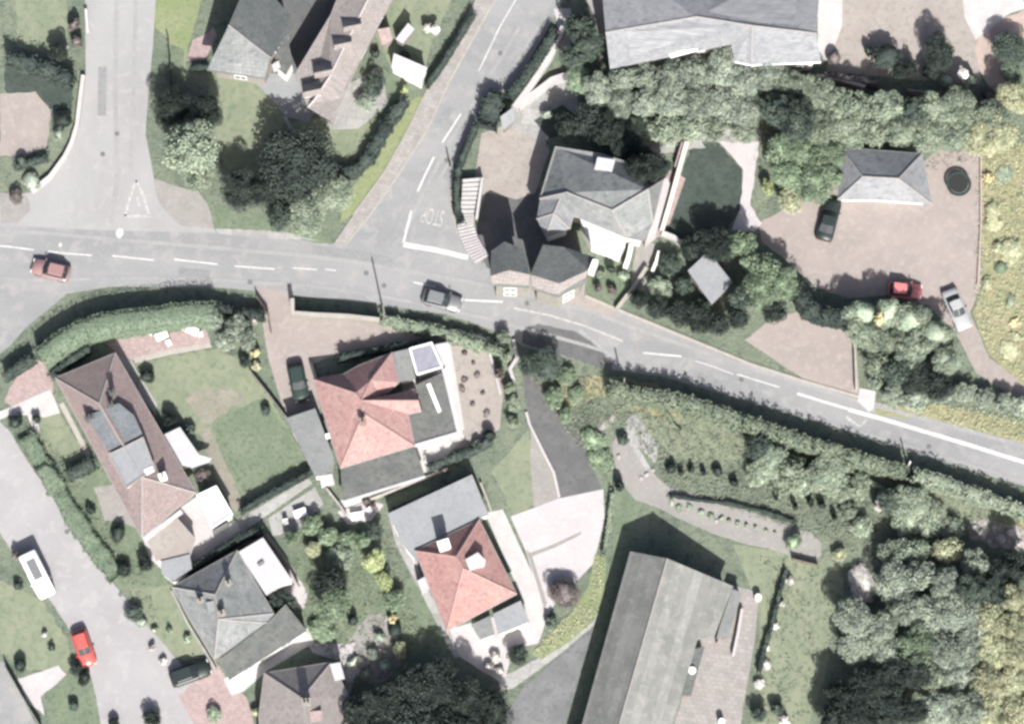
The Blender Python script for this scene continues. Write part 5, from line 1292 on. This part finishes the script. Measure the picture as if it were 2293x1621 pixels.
# gardens between the houses
T(742, 1352, 42, 4.4, 'leaf_green', 'round mid-green tree in the garden between grey and orange bungalows')
T(735, 1300, 34, 4.0, 'leaf_dark', 'dark tree touching the round mid-green tree')
T(835, 1250, 30, 2.6, 'leaf_lime', 'lime green bush in the back garden, upper of two')
T(858, 1300, 28, 2.2, 'leaf_lime', 'lime green bush in the back garden, lower of two')
T(790, 1388, 17, 2.0, 'leaf_dark', 'small dark bush right of the round mid-green tree', 'round')
T(720, 1412, 34, 1.4, 'leaf_green', 'low light green bush below the round mid-green tree')
T(628, 1345, 30, 2.8, 'leaf_deep', 'dark bush at the corner of the white flat-roofed extension')
T(605, 1330, 20, 2.2, 'leaf_brown', 'brownish bush against the white flat-roofed extension')
T(885, 1345, 30, 2.4, 'leaf_green', 'green bush beside the narrow path of the orange bungalow')
T(848, 1188, 22, 2.6, 'leaf_deep', 'dark bush at the corner of the grey flat-roofed wing')
T(884, 1410, 16, 1.6, 'leaf_dark', 'small dark bush near the lime bushes, further down the garden', 'round')
T(878, 1385, 12, 1.4, 'leaf_golden', 'small golden bush above the small dark bush', 'round')
T(895, 1455, 24, 1.5, 'leaf_yellow', 'yellow-green bush near the end of the back garden')
row([(655, 1205, 20), (698, 1175, 26), (735, 1200, 26), (776, 1205, 24), (812, 1210, 20), (700, 1230, 26, None, 'leaf_yellow'), (760, 1250, 26, None, 'leaf_mid')], 2.0, 'leaf_green', 'leafy', 'in the back garden beside the pale patio', '', 'broad', 'shrubs in the upper back garden', 'bush', 'shrub')
row([(850, 1425, 16), (835, 1465, 18), (862, 1490, 18), (820, 1510, 16), (790, 1480, 14)], 1.1, 'leaf_grey', 'small grey', 'in the gravelly part of the back garden', '', 'round', 'grey shrubs in the back garden', 'bush', 'shrub')
T(1262, 1326, 42, 2.2, 'leaf_brown', 'purple-brown shrub on the pale slab drive', 'round')
T(1232, 1390, 18, 1.6, 'leaf_deep', 'dark shrub below the purple-brown shrub', 'round')
T(1160, 1465, 28, 2.4, 'leaf_deep', 'dark shrub at the corner of the white terrace, by the lime verge')
row([(1110, 1470, 14), (1120, 1500, 15), (1095, 1492, 11)], 1.2, 'leaf_pale', 'whitish speckled', 'on the white terrace below the orange bungalow', '', 'round', 'whitish shrubs on the terrace', 'bush', 'shrub')
# gardens of the brown bungalow
row([(485, 710, 26), (525, 735, 26), (548, 762, 20), (500, 762, 26)], 3.2, 'leaf_grey', 'grey', 'of the group right of the red patio', '', 'broad', 'trees right of the red patio')
T(572, 788, 17, 1.8, 'leaf_golden', 'golden shrub on the west edge of the gravel drive', 'round')
T(575, 820, 14, 1.2, 'leaf_yellow', 'yellow shrub just under the golden shrub', 'round')
T(506, 782, 11, 2.6, 'leaf_dark', 'small black shrub beside the grey trees', 'round')
T(548, 812, 16, 1.6, 'leaf_deep', 'dark little shrub at the top corner of the square lawn')
T(565, 716, 18, 1.4, 'leaf_pale', 'whitish shrub by the brown fence of the drive', 'round')
T(330, 842, 18, 2.0, 'leaf_dark', 'dark oval shrub on the pale lawn, beside the brown fence', 'round')
T(382, 940, 22, 2.2, 'leaf_dark', 'dark ragged shrub at the end of the white conservatory')
T(424, 962, 12, 1.4, 'leaf_deep', 'small dark shrub right of the white conservatory')
T(595, 918, 14, 1.4, 'leaf_deep', 'dark little bush on the square lawn edge', 'round')
T(455, 1068, 20, 2.0, 'leaf_brown', 'dark brown shrub above the detached white garage')
T(208, 752, 20, 2.0, 'leaf_grey', 'round grey shrub between the mown hedge and the brown bungalow', 'round')
T(198, 742, 13, 2.6, 'leaf_dark', 'small black shrub touching the mown hedge', 'round')
T(82, 938, 12, 1.4, 'leaf_dark', 'dark little shrub under the white garden path', 'round')
T(35, 945, 20, 1.8, 'leaf_dark', 'dark shrub at the left edge under the white garden path', 'round')
T(264, 1192, 28, 2.0, 'leaf_dark', 'square-clipped black shrub beside the red hipped end of the brown bungalow', 'round')
T(202, 1142, 14, 1.4, 'leaf_deep', 'small slanting dark shrub in the street-side garden')
T(278, 1275, 22, 1.8, 'leaf_dark', 'dark shrub on the street verge, left of its pair')
T(325, 1262, 20, 2.0, 'leaf_dark', 'dark shrub on the street verge, right of its pair')
T(300, 1370, 24, 1.6, 'leaf_deep', 'speckled dark bush near the street, left of the grey hipped bungalow')
T(316, 1392, 18, 1.2, 'leaf_grey', 'speckled grey bush just below the speckled dark bush', 'round')
hedge([(58, 975), (90, 1030), (122, 1085), (160, 1150), (200, 1210), (262, 1290)], 2.0, .8, 'hedge_mown', 'broad low green hedge along the pale street in front of the bungalows', .16, 36, wob=.15)
row([(345, 1410, 10), (380, 1412, 10), (340, 1450, 12, None, 'leaf_pale'), (365, 1480, 11, None, 'leaf_pale'), (420, 1430, 14)], .9, 'leaf_mid', 'tiny', 'in the front garden of the grey hipped bungalow', '', 'round', 'plants in the grey bungalow front garden', 'plant', 'shrub')
T(45, 1488, 18, 1.8, 'leaf_dark', 'dark shrub at the left edge near the bottom', 'round')
T(170, 1500, 18, 2.0, 'leaf_deep', 'dark shrub below the red parked car, left of its pair', 'round')
T(188, 1518, 16, 2.0, 'leaf_dark', 'dark shrub below the red parked car, right of its pair', 'round')
T(165, 1580, 14, 1.2, 'leaf_deep', 'small dark shrub on the lawn near the bottom left corner', 'round')
T(340, 1608, 26, 2.0, 'leaf_dark', 'dark shrub at the bottom edge, in the street end')
T(254, 1618, 14, 1.6, 'leaf_dark', 'small dark shrub at the bottom edge, left in the street end', 'round')
T(35, 1245, 14, 1.8, 'leaf_brown', 'brown shrub at the left edge beside the white van', 'round')
T(40, 1310, 14, 1.4, 'leaf_deep', 'dark shrub at the left edge below the white van', 'round')
T(115, 1450, 8, .9, 'leaf_deep', 'tiny dark plant on the lawn left of the red parked car', 'round')
T(100, 1420, 9, .9, 'leaf_pale', 'tiny whitish plant on the lawn left of the red parked car', 'round')
T(575, 1595, 16, 1.4, 'leaf_yellow', 'yellowish shrub left of the taupe roofed house', 'round')
T(480, 1600, 22, 1.2, 'leaf_mid', 'low green shrub in the pink driveway end', 'round')
row([(835, 1132, 10), (820, 1122, 12), (975, 1052, 11), (995, 1052, 10)], 1.1, 'leaf_brown', 'little round', 'behind the south wall of the pink bungalow', '', 'round', 'little shrubs behind the pink bungalow', 'bush', 'shrub')

# rough grass tufts (nobody could count them)
def tufts(polys, n, m, name):
    rng = np.random.default_rng(9)
    rnd = random.Random(4)
    cen = []
    for poly, cnt in polys:
        ps = [P(x, y)[:2] for x, y in poly]
        xs = [p[0] for p in ps]; ys = [p[1] for p in ps]
        k = 0; tries = 0
        while k < cnt and tries < cnt * 6:
            tries += 1
            x, y = rnd.uniform(min(xs), max(xs)), rnd.uniform(min(ys), max(ys))
            ins = False
            for i in range(len(ps)):
                a, b_ = ps[i], ps[i - 1]
                if (a[1] > y) != (b_[1] > y) and x < (b_[0] - a[0]) * (y - a[1]) / (b_[1] - a[1]) + a[0]: ins = not ins
            if not ins: continue
            # clumps
            for _ in range(rnd.randint(2, 6)):
                cen.append((x + rnd.gauss(0, .16), y + rnd.gauss(0, .16), rnd.uniform(.04, .26)))
            k += 1
    cen = np.array(cen); nor = np.tile(np.array([0, 0, 1.0]), (len(cen), 1))
    me = quads_mesh(name, leaf_mesh('g', cen, nor, 0.15, 3, .6))
    tag(link(name, me, m), None, None, None, 'stuff')
tufts([([(1230, 840), (1370, 850), (1560, 900), (1800, 990), (2050, 1070), (2293, 1150), (2293, 1260), (2000, 1260), (1700, 1160), (1500, 1090), (1400, 950), (1290, 960)], 4500),
       ([(1700, 1250), (1900, 1250), (1900, 1560), (1780, 1621), (1660, 1621), (1720, 1400)], 500)], 0, 'tussock', 'grass_tufts')
tufts([([(2190, 300), (2330, 300), (2330, 880), (2220, 800), (2185, 700)], 1500), ([(1960, 905), (2100, 905), (2300, 940), (2300, 990), (2100, 940)], 400), ([(1340, 1245), (1355, 1260), (1330, 1390), (1220, 1465), (1200, 1455), (1320, 1330)], 250)], 0, 'leaf_yellow', 'grass_tufts')
tufts([([(20, 900), (90, 960), (330, 1300), (380, 1450), (300, 1330), (120, 1080)], 500), ([(640, 1180), (880, 1200), (960, 1480), (780, 1560), (690, 1400)], 1100), ([(1180, 830), (1300, 850), (1350, 960), (1370, 1060), (1330, 1050)], 600), ([(1270, 150), (1560, 150), (2290, 200), (2290, 340), (1700, 470), (1680, 320), (1400, 330)], 1500)], 0, 'tussock', 'grass_tufts')

# ================================================================== CARS
def loft(bm, secs):
    rings = [[bm.verts.new(p) for p in s] for s in secs]
    n = len(rings[0])
    for A, B in zip(rings, rings[1:]):
        for j in range(n):
            bm.faces.new((A[j], A[(j + 1) % n], B[(j + 1) % n], B[j]))
    bm.faces.new(rings[0][::-1]); bm.faces.new(rings[-1])
    bmesh.ops.recalc_face_normals(bm, faces=bm.faces)

def car(px, py, deg, L_, W, H, m, label, style='hatch', cat='car', name='car', group=None):
    p = P(px, py, H * .5)
    root = empty(name, (p.x, p.y, 0.016), label, cat, group)
    root.rotation_euler = (0, 0, math.radians(deg))
    h1 = H * .60                       # shoulder height
    hb = h1 - .10
    def sec(x, w, z0, z1, k=.9):       # body ring at x
        return [(x, -w / 2, z0 + .12), (x, -w / 2 * .96, z0), (x, w / 2 * .96, z0), (x, w / 2, z0 + .12), (x, w / 2, z1 - .14), (x, w / 2 * k, z1), (x, -w / 2 * k, z1), (x, -w / 2, z1 - .14)]
    bm = bmesh.new()
    hl = L_ / 2
    if style == 'van':
        secs = [sec(-hl, W * .94, .3, H * .93), sec(-hl + .12, W, .25, H * .97), sec(hl * .45, W, .22, H * .97), sec(hl * .62, W, .22, H * .9), sec(hl * .80, W * .98, .22, h1 * .95), sec(hl * .93, W * .92, .25, h1 * .82), sec(hl, W * .78, .32, h1 * .66)]
    else:
        rear = hb + (.02 if style == 'hatch' else -.03)
        secs = [sec(-hl, W * .80, .32, rear - .12), sec(-hl + .10, W * .93, .25, rear), sec(-hl + .5, W, .20, hb + .03), sec(0, W, .18, hb + .04), sec(hl * .42, W, .18, hb + .01), sec(hl * .72, W * .97, .20, hb - .05), sec(hl - .14, W * .90, .25, hb - .14), sec(hl, W * .72, .32, hb - .25)]
    loft(bm, secs)
    for f in bm.faces: f.smooth = True
    body = bm_obj('body', bm, m, root)
    if style != 'van':
        x0, x1 = (-hl * .90, hl * .36) if style == 'hatch' else (-hl * .66, hl * .34)
        r0, r1 = (-hl * .70, hl * .04) if style == 'hatch' else (-hl * .36, hl * .04)
        wb, wt = W * .88, W * .70
        zb, zt = hb + .01, H
        # glasshouse, with roof panel and pillars in body colour
        pts_b = [(x0, -wb / 2 * .9), (x1, -wb / 2 * .86), (x1 + .12, 0), (x1, wb / 2 * .86), (x0, wb / 2 * .9), (x0 - .06, 0)]
        pts_t = [(r0, -wt / 2), (r1, -wt / 2 * .96), (r1 + .06, 0), (r1, wt / 2 * .96), (r0, wt / 2), (r0 - .04, 0)]
        def quad(name_, idx):
            bm = bmesh.new()
            i, j = idx
            a, b_, c_, d_ = Vector((*pts_b[i], zb)), Vector((*pts_b[j], zb)), Vector((*pts_t[j], zt - .03)), Vector((*pts_t[i], zt - .03))
            cen = (a + b_ + c_ + d_) / 4
            a, b_, c_, d_ = [cen + (v - cen) * .92 for v in (a, b_, c_, d_)]
            n = (b_ - a).cross(d_ - a).normalized()
            if n.dot(cen - Vector((0, 0, zb))) < 0: n = -n
            o_ = n * .012; q_ = n * -.03
            vs = [bm.verts.new(v + o_) for v in (a, b_, c_, d_)] + [bm.verts.new(v + q_) for v in (a, b_, c_, d_)]
            for f in ((0, 1, 2, 3), (7, 6, 5, 4), (0, 4, 5, 1), (1, 5, 6, 2), (2, 6, 7, 3), (3, 7, 4, 0)): bm.faces.new([vs[k] for k in f])
            bmesh.ops.recalc_face_normals(bm, faces=bm.faces)
            bm_obj(name_, bm, 'glass_dark', root)
        bm = bmesh.new()
        lo = [bm.verts.new((x, y, zb - .05)) for x, y in pts_b]; hi = [bm.verts.new((x, y, zt - .03)) for x, y in pts_t]; tp = [bm.verts.new((x * .97, y * .9, zt)) for x, y in pts_t]
        for A, B in ((lo, hi), (hi, tp)):
            for j in range(6): bm.faces.new((A[j], A[(j + 1) % 6], B[(j + 1) % 6], B[j]))
        bm.faces.new(tp); bm.faces.new(lo[::-1])
        bmesh.ops.recalc_face_normals(bm, faces=bm.faces)
        bm_obj('cabin', bm, m, root)
        quad('side_window', (0, 1)); quad('side_window', (3, 4))
        quad('windscreen', (1, 2)); quad('windscreen', (2, 3)); quad('rear_window', (4, 5)); quad('rear_window', (5, 0))
    else:
        bm = bmesh.new()
        loft(bm, [[(hl * .60, -W * .42, H * .915), (hl * .60, W * .42, H * .915), (hl * .60, W * .42, H * .86), (hl * .60, -W * .42, H * .86)],
                  [(hl * .79, -W * .42, h1 * .99), (hl * .79, W * .42, h1 * .99), (hl * .79, W * .42, h1 * .9), (hl * .79, -W * .42, h1 * .9)]])
        bm_obj('windscreen', bm, 'glass_dark', root)
        for s in (-1, 1):
            bm = bmesh.new(); box(bm, (hl * .5, s * W * .502, h1 * 1.18), (hl * .3, .02, .45)); bm_obj('side_window', bm, 'glass_dark', root)
        bm = bmesh.new(); box(bm, (-hl * .2, 0, H * .985), (hl * .9, W * .5, .05)); bm_obj('roof_rack', bm, 'grey_metal', root)
    for sx in (-.62, .62):
        for sy in (-1, 1):
            c_ = Vector((hl * sx, sy * (W / 2 - .10), .31))
            w_ = empty('wheel', c_); w_.parent = root; del_ = None
            bm = bmesh.new(); cyl(bm, (0, -.1, 0), (0, .1, 0), .31, n=18); bm_obj('tyre', bm, 'rubber', w_)
            bm = bmesh.new(); cyl(bm, (0, sy * .08, 0), (0, sy * .115, 0), .19, n=12); bm_obj('rim', bm, 'grey_metal', w_)
    for s in (-1, 1):
        zf = hb - .22 if style != 'van' else h1 * .62
        bm = bmesh.new(); box(bm, (hl - .10, s * W * .34, zf), (.16, .32, .13)); bm_obj('headlight', bm, 'lamp_lens', root)
        bm = bmesh.new(); box(bm, (-hl + .06, s * W * .36, hb - .12), (.1, .2, .14)); bm_obj('tail_light', bm, 'lamp_red', root)
        bm = bmesh.new(); box(bm, (hl * .34, s * (W / 2 + .07), hb + .08), (.12, .16, .12)); bm_obj('mirror', bm, m, root)
    return root

car(113, 604, 174, 4.0, 1.75, 1.45, 'car_maroon', 'dusty maroon car driving on the main road, nearest the left edge')
car(990, 672, -7, 4.1, 1.75, 1.42, 'car_grey', 'grey car driving on the main road near the stop line')
car(668, 856, -70, 4.1, 1.75, 1.45, 'car_green', 'dark green car parked on the drive by the pink tiled roof')
car(1856, 490, 83, 4.7, 1.85, 1.4, 'car_dark', 'black saloon parked beside the grey house on the forecourt', 'saloon')
car(2027, 650, 2, 3.5, 1.65, 1.42, 'car_pinkred', 'faded red hatchback parked at the foot of the forecourt')
car(2143, 692, -60, 4.5, 1.75, 1.42, 'car_silver', 'silver car parked slanting on the track beside the yellowish verge', 'saloon')
car(84, 1287, -55, 4.8, 1.85, 1.95, 'car_white', 'white van parked on the left side of the pale street', 'van', 'van', 'van')
car(187, 1450, -62, 3.9, 1.7, 1.42, 'car_red', 'bright red car parked on the pale street')
car(426, 1506, 28, 4.2, 1.8, 1.45, 'car_dark', 'black car parked by the corner of the grey hipped bungalow')

# ================================================================== SMALL THINGS
# trampoline
p = P(2147, 412, .85)
root = empty('trampoline', (p.x, p.y, .012), 'round dark trampoline at the north east corner of the pink forecourt', 'trampoline')
bm = bmesh.new(); cyl(bm, (0, 0, .80), (0, 0, .82), .95, n=36); bm_obj('mat', bm, 'rubber', root)
bm = bmesh.new()
for i in range(36):
    a0, a1 = i * math.tau / 36, (i + 1) * math.tau / 36
    vs = [bm.verts.new((math.cos(a) * r, math.sin(a) * r, z)) for a, r, z in ((a0, 1.0, .84), (a0, 1.3, .86), (a1, 1.3, .86), (a1, 1.0, .84), (a0, 1.0, .79), (a0, 1.3, .79), (a1, 1.3, .79), (a1, 1.0, .79))]
    bm.faces.new(vs[:4]); bm.faces.new(vs[4:][::-1]); bm.faces.new((vs[1], vs[5], vs[6], vs[2])); bm.faces.new((vs[0], vs[3], vs[7], vs[4]))
bm_obj('edge_pad', bm, 'car_green', root)
for i in range(6):
    a = i * math.tau / 6
    bm = bmesh.new(); cyl(bm, (math.cos(a) * 1.2, math.sin(a) * 1.2, 0), (math.cos(a) * 1.2, math.sin(a) * 1.2, .8), .03, n=6); bm_obj('leg', bm, 'grey_metal', root)

def parasol(px, py, r, h, label):
    p = P(px, py, h)
    root = empty('parasol', (p.x, p.y, .012), label, 'parasol')
    bm = bmesh.new(); bmesh.ops.create_cone(bm, cap_ends=True, segments=8, radius1=r, radius2=.03, depth=.35, matrix=Matrix.Translation((0, 0, h - .17))); bm_obj('canopy', bm, 'render_white', root)
    bm = bmesh.new(); cyl(bm, (0, 0, 0), (0, 0, h), .03, n=8); bm_obj('pole', bm, 'wood_grey', root)
    bm = bmesh.new(); cyl(bm, (0, 0, 0), (0, 0, .1), .3, n=12); bm_obj('base', bm, 'concrete', root)
parasol(2158, 164, .62, 2.2, 'white parasol among shrubs on the top right drive')
parasol(672, 328, .5, 2.6, 'small white parasol beside the very dark broad tree')
parasol(975, 64, .5, 2.0, 'white parasol on the top lawn near the diagonal side road')
S('path', [(634, 262), (642, 262), (668, 312), (660, 316)], 5, 'concrete')

def barrel(px, py, r, h, m, label, name='barrel', cat='barrel'):
    p = P(px, py, h)
    root = empty(name, (p.x, p.y, .012), label, cat)
    bm = bmesh.new(); cyl(bm, (0, 0, 0), (0, 0, h), r, r * .92, 16); bm_obj('drum', bm, m, root)
    bm = bmesh.new(); cyl(bm, (0, 0, h), (0, 0, h + .05), r * .96, r * .9, 16); bm_obj('lid', bm, m, root)
barrel(1550, 1500, .4, 2.0, 'white_plastic', 'white barrel in the dark store against the barn')
barrel(1616, 1614, .35, 1.0, 'white_plastic', 'white barrel in the barn yard at the bottom edge')
barrel(1698, 1336, .4, .9, 'render_cream', 'cream barrel at the north corner of the barn yard')

def garden_table(px, py, label, rz=0):
    p = P(px, py, .72)
    root = empty('garden_table', (p.x, p.y, .02), label, 'table'); root.rotation_euler = (0, 0, rz)
    bm = bmesh.new(); box(bm, (0, 0, .72), (1.3, .8, .05)); bm_obj('table_top', bm, 'white_plastic', root)
    for sx in (-.55, .55):
        for sy in (-.32, .32):
            bm = bmesh.new(); box(bm, (sx, sy, .35), (.06, .06, .7)); bm_obj('leg', bm, 'white_plastic', root)
    return root
def garden_chair(px, py, label, rz=0, group=None):
    p = P(px, py, .6)
    root = empty('garden_chair', (p.x, p.y, .02), label, 'chair', group); root.rotation_euler = (0, 0, rz)
    bm = bmesh.new(); box(bm, (0, 0, .43), (.5, .5, .05)); bm_obj('seat', bm, 'white_plastic', root)
    bm = bmesh.new(); box(bm, (0, .24, .68), (.5, .05, .48)); bm_obj('backrest', bm, 'white_plastic', root)
    for sx in (-.21, .21):
        for sy in (-.21, .21):
            bm = bmesh.new(); box(bm, (sx, sy, .2), (.05, .05, .42)); bm_obj('leg', bm, 'white_plastic', root)
garden_table(362, 752, 'white garden table on the red patio, western one', .5)
garden_table(430, 740, 'white garden table on the red patio, eastern one', -.3)
garden_table(672, 1148, 'white garden table on the pale patio south of the square lawn', .5)
garden_table(800, 1155, 'white garden table on the patio behind the pink bungalow', .3)
for i, (x, y, a, l) in enumerate(((378, 768, .6, 'white garden chair on the red patio, nearest the cream edging'), (412, 732, 2.0, 'white garden chair touching the eastern table, its left side'), (448, 748, -1.2, 'white garden chair touching the eastern table, its right side'), (336, 745, 1.2, 'white garden chair left of the western table'), (640, 1168, .4, 'white garden chair on the pale patio, lower left of the table'), (828, 1142, .9, 'white garden chair right of the table behind the pink bungalow'))):
    garden_chair(x, y, l, a, 'white garden chairs')

# curved white steps
root = empty('garden_steps', (P(1057, 480).x, P(1057, 480).y, 0), 'curved flight of white steps between the side road and the patio', 'steps')
path_l = [(1036, 402), (1034, 440), (1030, 480), (1024, 510), (1034, 540), (1046, 566), (1066, 590)]
path_r = [(1078, 398), (1070, 440), (1063, 480), (1060, 502), (1070, 530), (1082, 552), (1096, 572)]
N_ = 24
def along(path, t):
    k = t * (len(path) - 1); i = min(int(k), len(path) - 2); f = k - i
    return (path[i][0] * (1 - f) + path[i + 1][0] * f, path[i][1] * (1 - f) + path[i + 1][1] * f)
for i in range(N_):
    t0, t1 = i / N_, (i + .66) / N_
    h = 1.3 - i * .045
    q4 = [along(path_l, t0), along(path_r, t0), along(path_r, t1), along(path_l, t1)]
    bm = bmesh.new(); prism(bm, [tuple(P(x, y, h)[:2]) for x, y in q4], h - .16, h)
    bm_obj('step', bm, 'patio_pale' if i > 14 else 'patio_white', root, root.location)
bm = bmesh.new()
lo_ = [along(path_l, i / 12) for i in range(13)]; ro_ = [along(path_r, i / 12) for i in range(13)]
for i in range(12):
    h = 1.3 - i * 2 * .045 - .18
    prism(bm, [tuple(P(x, y, h)[:2]) for x, y in (lo_[i], ro_[i], ro_[i + 1], lo_[i + 1])], -.02, h)
bm_obj('base', bm, 'concrete', root, root.location)
wall([(1080, 398), (1074, 440), (1067, 490)], .28, 1.6, 'patio_white', 'white side wall along the east edge of the curved steps')

# telegraph poles
def pole(px, py, h, label, arm=True, m='wood_grey'):
    p = P(px, py)
    root = empty('telegraph_pole', (p.x, p.y, 0), label, 'pole')
    bm = bmesh.new(); cyl(bm, (0, 0, -.1), (0, 0, h), .10, .08, 10); bm_obj('pole_shaft', bm, m, root)
    if arm:
        bm = bmesh.new(); box(bm, (0, 0, h - .4), (1.3, .1, .1), .4); ar = bm_obj('crossarm', bm, m, root)
        for s in (-.55, .55):
            bm = bmesh.new(); cyl(bm, (math.cos(.4) * s, math.sin(.4) * s, h - .35), (math.cos(.4) * s, math.sin(.4) * s, h - .2), .05, .04, 8); bm_obj('insulator', bm, 'lamp_lens', ar)
pole(862, 716, 6.5, 'telegraph pole beside the stone front wall, its shadow crossing the main road', False)
pole(1396, 866, 4.0, 'telegraph pole at the west end of the long roadside hedge', False)
pole(2032, 1046, 3.0, 'short pale post in the gap of the long roadside hedge', False, 'white_plastic')
pole(1008, 372, 2.0, 'short dark post on the edge of the side road by the curved hedge', False, 'dark_metal')

# stones
rnd = random.Random(8)
def stone(px, py, r, label, group):
    p = P(px, py, r * .5)
    bm = bmesh.new(); bmesh.ops.create_icosphere(bm, subdivisions=2, radius=r)
    sx, sy = rnd.uniform(.8, 1.3), rnd.uniform(.8, 1.2)
    for v in bm.verts:
        v.co = Vector((v.co.x * sx, v.co.y * sy, v.co.z * .6)) * (1 + rnd.uniform(-.1, .1))
    o = bm_obj('boulder', bm, 'stone_pale'); o.location = (p.x, p.y, r * .3)
    o.rotation_euler = (0, 0, rnd.uniform(0, 6))
    tag(o, label, 'boulder', group)
for i, (x, y, r) in enumerate(((2180, 1180, .35), (2200, 1196, .5), (2225, 1180, .4), (2240, 1205, .6), (2262, 1190, .4), (2280, 1215, .5), (2215, 1212, .3))):
    stone(x, y, r, ORD[i] + ' pale boulder from the west on the rubble bed near the right edge', 'boulders on the rubble bed')
for i, (x, y, r) in enumerate(((1385, 1022, .25), (1372, 1046, .18), (1448, 1062, .25), (1462, 1052, .2), (1436, 1070, .2), (1604, 1166, .2))):
    stone(x, y, r, ORD[i] + ' small boulder from the west along the gravel path', 'boulders on the gravel path')
for i, (x, y, r) in enumerate(((700, 1446, .25), (720, 1440, .22), (742, 1446, .25), (768, 1452, .3), (790, 1440, .25), (802, 1505, .28), (340, 1455, .2), (362, 1482, .2))):
    stone(x, y, r, ORD[i] + ' white scattered stone near the grey hipped bungalow', 'white garden stones')
for i, (x, y, r) in enumerate(((148, 105, .25), (1206, 122, .22), (1348, 128, .22), (1300, 300, .2), (1220, 320, .22), (45, 1298, .25), (990, 905, .2))):
    stone(x, y, r, ['white stone by the top left hedge', 'white stone in the dark roadside hedge', 'white stone at the corner of the large pale slate house', 'white stone under the black-green trees behind the V-ridged house', 'white stone at the patio corner of the V-ridged house', 'white stone beside the white van', 'white roof light stone on the pink bungalow gravel garden'][i], None) if i < 6 else None
